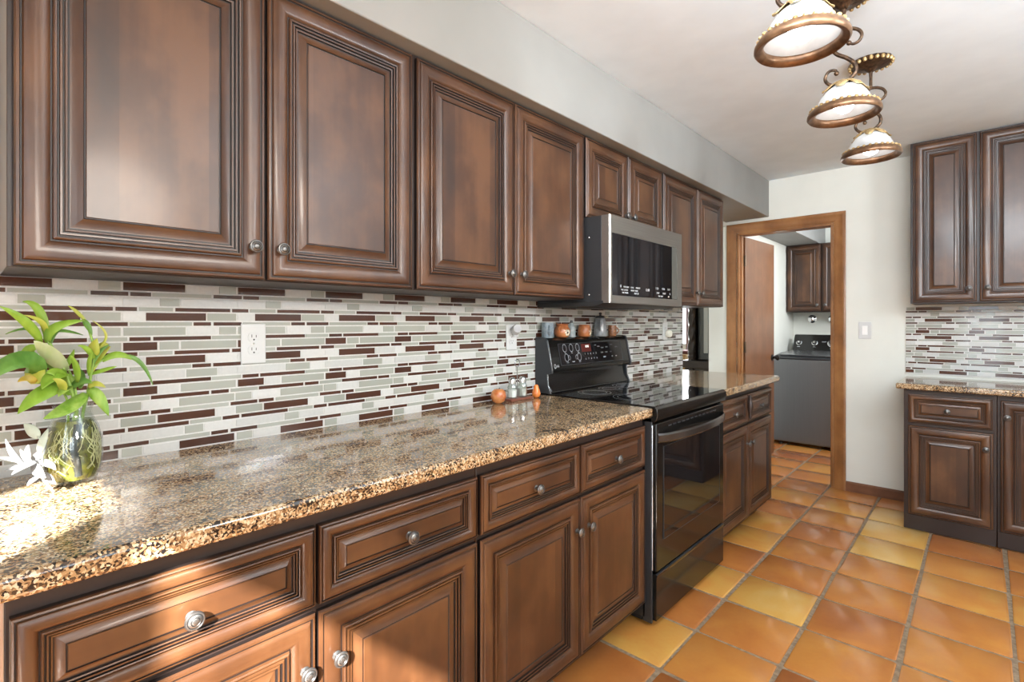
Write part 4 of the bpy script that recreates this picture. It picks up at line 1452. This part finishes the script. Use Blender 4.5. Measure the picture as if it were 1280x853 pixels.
t = thing('shaker_caddy', 'low red-brown caddy with a wire ring handle holding two glass shakers', 'caddy', (0.090, 1.713, ZT))
b = MB()
b.box(0.058, 0.122, 1.640, 1.790, ZT, ZT + 0.012)
b.build('tray', plain('red_brown_wood', (0.16, 0.05, 0.03), 0.3, coat=0.4), t, bevel=0.003)
b = MB()
b.tube([(0.090, 1.7135, ZT + 0.011), (0.090, 1.7135, ZT + 0.150)], 0.0022, 8)
n = 24
b.tube([(0.090, 1.7135 + 0.016 * math.sin(2 * PI * k / n), ZT + 0.1665 - 0.0165 * math.cos(2 * PI * k / n)) for k in range(n + 1)], 0.0020, 8)
b.build('ring_handle', M_EDGE, t)
for lab, yy, col in (('glass salt shaker with metal cap, the left one in the wire caddy', 1.680, (0.86, 0.86, 0.84)), ('glass pepper shaker with metal cap, the right one in the wire caddy', 1.749, (0.52, 0.50, 0.46))):
    zz = ZT + 0.0123
    t = thing('shaker', lab, 'shaker', (0.090, yy, zz), 0, 'glass shakers in the wire caddy')
    T = Matrix.Translation((0.090, yy, zz))
    b = MB()
    b.lathe([(0.0, 0.0), (0.021, 0.0), (0.0225, 0.003), (0.0225, 0.046), (0.017, 0.060), (0.0145, 0.066), (0.0135, 0.066), (0.0155, 0.060), (0.0205, 0.046), (0.0205, 0.004), (0.0, 0.004)], T, 8)
    b.build('glass_body', M_GLASS, t, angle=30)
    b = MB()
    b.lathe([(0.0, 0.0045), (0.0198, 0.0045), (0.0198, 0.036), (0.0, 0.038)], T, 8)
    b.build('contents', plain('seasoning', col, 0.9), t)
    b = MB()
    b.lathe([(0.0152, 0.063), (0.0168, 0.064), (0.0168, 0.078), (0.0150, 0.086), (0.009, 0.091), (0.0, 0.092)], T, 20)
    b.build('metal_cap', M_CHROME, t, angle=50)


# ------------------------------------------------------------------ vase with cuttings at the left edge
VC = Vector((0.176, 0.166, ZT))
VP = [(0.030, 0.0), (0.040, 0.006), (0.0485, 0.030), (0.0520, 0.062), (0.0505, 0.092), (0.0435, 0.122), (0.0335, 0.146), (0.0315, 0.158), (0.0355, 0.172)]


def vr(z):
    for k in range(len(VP) - 1):
        if VP[k][1] <= z <= VP[k + 1][1]:
            f = (z - VP[k][1]) / (VP[k + 1][1] - VP[k][1])
            return VP[k][0] + f * (VP[k + 1][0] - VP[k][0])
    return VP[-1][0]


def vase():
    t = thing('glass_vase', 'clear round glass vase of olive water on the granite at the left edge', 'vase', tuple(VC))
    T = Matrix.Translation(VC)
    b = MB()
    b.lathe([(0.0, 0.0)] + VP + [(r - 0.0025, max(z, 0.010)) for r, z in reversed(VP)] + [(0.0, 0.010)], T, 40)
    b.build('glass', M_GLASS, t, angle=60)
    b = MB()
    zs = [0.0112, 0.03, 0.05, 0.07, 0.09, 0.11, 0.128, 0.138]
    b.lathe([(0.0, 0.0110)] + [(vr(z) - 0.0055, z) for z in zs] + [(0.0, 0.1385)], T, 36)
    b.build('water', M_WATER, t, angle=60)


vase()


def blade(b, P, w, cup=0.25, n=9):
    """leaf along three points, folded a little on its midrib"""
    p0, p1, p2 = (Vector(p) for p in P)
    c = p1 * 2 - (p0 + p2) * 0.5
    face = Vector((0.80, -0.45, 0.35)).normalized()
    vs, fs = [], []
    for i in range(n + 1):
        s = i / n
        q = p0 * (1 - s) ** 2 + c * (2 * s * (1 - s)) + p2 * s * s
        tg = ((c - p0) * (2 * (1 - s)) + (p2 - c) * (2 * s)).normalized()
        sd = tg.cross(face)
        sd = sd.normalized() if sd.length > 1e-4 else tg.orthogonal().normalized()
        nn = sd.cross(tg)
        ww = 0.5 * w * (math.sin(PI * min(1, 0.06 + 0.94 * s) ** 0.85) ** 0.8 if s < 1 else 0.0) + 0.0006
        vs += [tuple(q - sd * ww + nn * (cup * ww)), tuple(q), tuple(q + sd * ww + nn * (cup * ww))]
    for i in range(n):
        for e in (0, 1):
            fs.append((3 * i + e, 3 * i + e + 1, 3 * i + e + 4, 3 * i + e + 3))
    b.add(vs, fs, 0)

LEAVES = [
   ('d', [(0.17, 0.200, 1.170), (0.175, 0.209, 1.195), (0.18, 0.228, 1.215)], 0.0070),
   ('g', [(0.17, 0.203, 1.180), (0.180, 0.190, 1.205), (0.19, 0.172, 1.215)], 0.0075),
   ('y', [(0.17, 0.203, 1.195), (0.165, 0.218, 1.215), (0.16, 0.230, 1.208)], 0.0080),
   ('g', [(0.18, 0.150, 1.140), (0.200, 0.136, 1.158), (0.21, 0.118, 1.160)], 0.0150),
   ('d', [(0.17, 0.165, 1.120), (0.180, 0.178, 1.135), (0.20, 0.196, 1.132)], 0.0120),
   ('v', [(0.19, 0.160, 1.112), (0.215, 0.150, 1.122), (0.24, 0.135, 1.112)], 0.0160),
   ('g', [(0.17, 0.152, 1.165), (0.160, 0.162, 1.182), (0.15, 0.170, 1.205)], 0.0080),
   ('d', [(0.17, 0.128, 1.215), (0.165, 0.136, 1.240), (0.16, 0.150, 1.250)], 0.0060),
   ('y', [(0.19, 0.190, 1.120), (0.205, 0.200, 1.130), (0.22, 0.215, 1.122)], 0.0090),
   ('g', [(0.17, 0.114, 1.222), (0.185, 0.091, 1.265), (0.2, 0.051, 1.298)], 0.0127),
   ('g', [(0.17, 0.125, 1.222), (0.16, 0.113, 1.289), (0.15, 0.087, 1.31)], 0.0117),
   ('y', [(0.17, 0.122, 1.237), (0.18, 0.115, 1.265), (0.19, 0.087, 1.281)], 0.0072),
   ('g', [(0.17, 0.125, 1.222), (0.185, 0.136, 1.254), (0.2, 0.182, 1.27)], 0.0146),
   ('d', [(0.17, 0.115, 1.222), (0.15, 0.099, 1.251), (0.13, 0.062, 1.241)], 0.0044),
   ('d', [(0.17, 0.128, 1.228), (0.155, 0.142, 1.247), (0.14, 0.187, 1.237)], 0.006),
   ('p', [(0.17, 0.155, 1.161), (0.19, 0.126, 1.2), (0.21, 0.1, 1.228)], 0.0216),
   ('g', [(0.17, 0.107, 1.209), (0.16, 0.096, 1.204), (0.15, 0.08, 1.182)], 0.0173),
   ('d', [(0.19, 0.113, 1.157), (0.22, 0.079, 1.186), (0.25, 0.026, 1.149)], 0.0329),
   ('y', [(0.2, 0.103, 1.138), (0.19, 0.105, 1.163), (0.18, 0.104, 1.191)], 0.0242),
   ('d', [(0.15, 0.158, 1.158), (0.145, 0.138, 1.17), (0.14, 0.12, 1.181)], 0.0149),
   ('g', [(0.19, 0.154, 1.157), (0.21, 0.129, 1.15), (0.23, 0.111, 1.129)], 0.0214),
   ('o', [(0.2, 0.104, 1.142), (0.21, 0.09, 1.15), (0.22, 0.076, 1.146)], 0.0111),
   ('g', [(0.18, 0.172, 1.134), (0.19, 0.17, 1.167), (0.2, 0.158, 1.196)], 0.0089),
   ('y', [(0.17, 0.203, 1.19), (0.175, 0.202, 1.207), (0.18, 0.206, 1.23)], 0.0168),
   ('g', [(0.17, 0.217, 1.177), (0.18, 0.243, 1.191), (0.19, 0.268, 1.179)], 0.011),
   ('d', [(0.17, 0.249, 1.186), (0.175, 0.285, 1.173), (0.18, 0.311, 1.115)], 0.0064),
   ('g', [(0.17, 0.197, 1.149), (0.185, 0.218, 1.158), (0.2, 0.238, 1.166)], 0.0061),
   ('y', [(0.17, 0.189, 1.266), (0.165, 0.174, 1.288), (0.16, 0.159, 1.303)], 0.0045),
   ('d', [(0.18, 0.182, 1.272), (0.185, 0.19, 1.257), (0.19, 0.196, 1.238)], 0.0075),
   ('y', [(0.17, 0.203, 1.203), (0.17, 0.224, 1.235), (0.17, 0.199, 1.27)], 0.0031),
   ('y', [(0.17, 0.194, 1.146), (0.16, 0.218, 1.189), (0.15, 0.235, 1.21)], 0.0062),
   ('g', [(0.17, 0.194, 1.146), (0.18, 0.193, 1.179), (0.19, 0.197, 1.2)], 0.0061),
   ('g', [(0.19, 0.154, 1.133), (0.21, 0.112, 1.115), (0.23, 0.075, 1.083)], 0.0254),
   ('v', [(0.19, 0.186, 1.109), (0.22, 0.151, 1.082), (0.25, 0.111, 1.071)], 0.023),
   ('v', [(0.18, 0.19, 1.118), (0.195, 0.208, 1.097), (0.21, 0.222, 1.057)], 0.0167),
   ('g', [(0.17, 0.167, 1.116), (0.165, 0.159, 1.141), (0.16, 0.139, 1.149)], 0.015),
   ('d', [(0.16, 0.179, 1.118), (0.145, 0.184, 1.145), (0.13, 0.171, 1.167)], 0.0092),
   ('y', [(0.21, 0.144, 1.115), (0.22, 0.143, 1.136), (0.23, 0.127, 1.149)], 0.0115),
]
SILVER = [
   ('s', [(0.215, 0.098, 0.972), (0.215, 0.088, 0.990), (0.21, 0.080, 1.008)], 0.0090),
   ('s', [(0.225, 0.112, 0.955), (0.240, 0.120, 0.948), (0.255, 0.130, 0.935)], 0.0110),
   ('s', [(0.225, 0.110, 0.955), (0.235, 0.098, 0.948), (0.245, 0.088, 0.940)], 0.0090),
   ('s', [(0.2, 0.084, 0.976), (0.19, 0.07, 0.997), (0.18, 0.06, 1.028)], 0.0083),
   ('s', [(0.22, 0.104, 0.981), (0.24, 0.084, 0.978), (0.26, 0.065, 0.97)], 0.0108),
   ('s', [(0.22, 0.099, 0.977), (0.24, 0.105, 0.963), (0.26, 0.114, 0.953)], 0.0151),
   ('s', [(0.19, 0.094, 0.979), (0.185, 0.092, 0.994), (0.18, 0.094, 1.011)], 0.0099),
   ('s', [(0.19, 0.087, 0.977), (0.18, 0.069, 0.985), (0.17, 0.048, 0.991)], 0.007),
   ('s', [(0.21, 0.097, 0.982), (0.2, 0.108, 0.988), (0.19, 0.121, 1.008)], 0.0142),
   ('s', [(0.18, 0.099, 0.969), (0.165, 0.081, 0.964), (0.15, 0.06, 0.958)], 0.0085),
   ('s', [(0.22, 0.106, 0.979), (0.23, 0.122, 0.974), (0.24, 0.131, 0.961)], 0.0112),
   ('q', [(0.23, 0.108, 1.0), (0.22, 0.113, 1.02), (0.21, 0.122, 1.044)], 0.0126),
   ('q', [(0.2, 0.108, 1.025), (0.19, 0.099, 1.041), (0.18, 0.087, 1.055)], 0.017),
]


def plant():
    t = thing('leafy_cuttings', 'green lucky bamboo and leafy cuttings standing in the glass vase', 'plant', (VC.x, VC.y, VC.z + 0.02))
    stalks = [([(0.190, 0.160, 0.945), (0.185, 0.166, 1.05), (0.176, 0.170, 1.080), (0.170, 0.151, 1.163), (0.170, 0.128, 1.220), (0.168, 0.126, 1.236)], 0.0044, M_STEM),
              ([(0.172, 0.176, 0.945), (0.174, 0.182, 1.060), (0.172, 0.190, 1.100), (0.170, 0.197, 1.150), (0.170, 0.203, 1.200), (0.170, 0.190, 1.262)], 0.0034, M_STEM),
              ([(0.180, 0.150, 0.945), (0.184, 0.156, 1.060), (0.188, 0.150, 1.110), (0.196, 0.120, 1.135), (0.200, 0.104, 1.140)], 0.0026, M_STEM),
              ([(0.176, 0.170, 0.945), (0.176, 0.172, 1.070), (0.168, 0.168, 1.130), (0.160, 0.160, 1.160)], 0.0030, M_STEM),
              ([(0.170, 0.203, 1.165), (0.170, 0.215, 1.178), (0.170, 0.232, 1.186), (0.170, 0.248, 1.187)], 0.0018, M_STEM),
              ([(0.186, 0.140, 1.118), (0.190, 0.112, 1.150), (0.190, 0.112, 1.160)], 0.0020, M_STEM),
              ([(0.172, 0.140, 1.190), (0.172, 0.118, 1.205), (0.168, 0.107, 1.209)], 0.0020, M_STEM)]
    for pts, r, m in stalks:
        b = MB()
        q = catmull(pts, 5)
        b.tube(q, [r * (1.0 - 0.35 * k / len(q)) for k in range(len(q))], 8)
        b.build('stem', m, t, angle=60)
    for kind, P, w in LEAVES:
        b = MB()
        blade(b, P, w * 1.38)
        b.build('leaf', LEAF[kind], t, solid=0.0005, angle=80)
    rnd = random.Random(3)
    b = MB()
    for k in range(26):
        a = rnd.uniform(-1.5, 1.35)
        z = rnd.uniform(0.10, 0.134)
        pts = []
        for i in range(7):
            r = vr(z) - 0.0042
            pts.append(VC + Vector((r * math.cos(a), r * math.sin(a), z)))
            a += rnd.uniform(-0.34, 0.34); z -= rnd.uniform(0.006, 0.022)
            if z < 0.018:
                break
        if len(pts) > 2:
            b.tube(catmull(pts, 4), 0.0008, 5)
    o = b.build('roots', M_ROOT, t, weld=False, angle=80)
    o['kind'] = 'stuff'
    b = MB()
    q = catmull([VC + Vector((vr(z) - 0.010, 0.004 * math.sin(z * 60), z)) * 1.0 for z in (0.022, 0.05, 0.08, 0.11, 0.130)], 5)
    b.tube(q, 0.0085, 10)
    b.build('dark_cane', plain('dark_wet_cane', (0.035, 0.05, 0.055), 0.15), t, angle=60)


plant()


def sprig():
    t = thing('silver_leaf_sprig', 'silvery white leaf sprig lying against the foot of the glass vase', 'sprig', (0.232, 0.118, ZT))
    b = MB()
    q = catmull([(0.236, 0.128, ZT + 0.002), (0.228, 0.112, 0.945), (0.214, 0.098, 0.972), (0.203, 0.086, 0.977)], 5)
    b.tube(q, 0.0022, 8)
    b.tube(catmull([(0.228, 0.112, 0.945), (0.226, 0.112, 0.985), (0.220, 0.110, 1.020), (0.205, 0.106, 1.030)], 5), 0.0014, 8)
    b.build('stem', LEAF['q'], t, weld=False, angle=60)
    for kind, P, w in SILVER:
        b = MB()
        blade(b, P, w * 1.1)
        b.build('leaf', LEAF[kind], t, solid=0.0007, angle=80)


sprig()
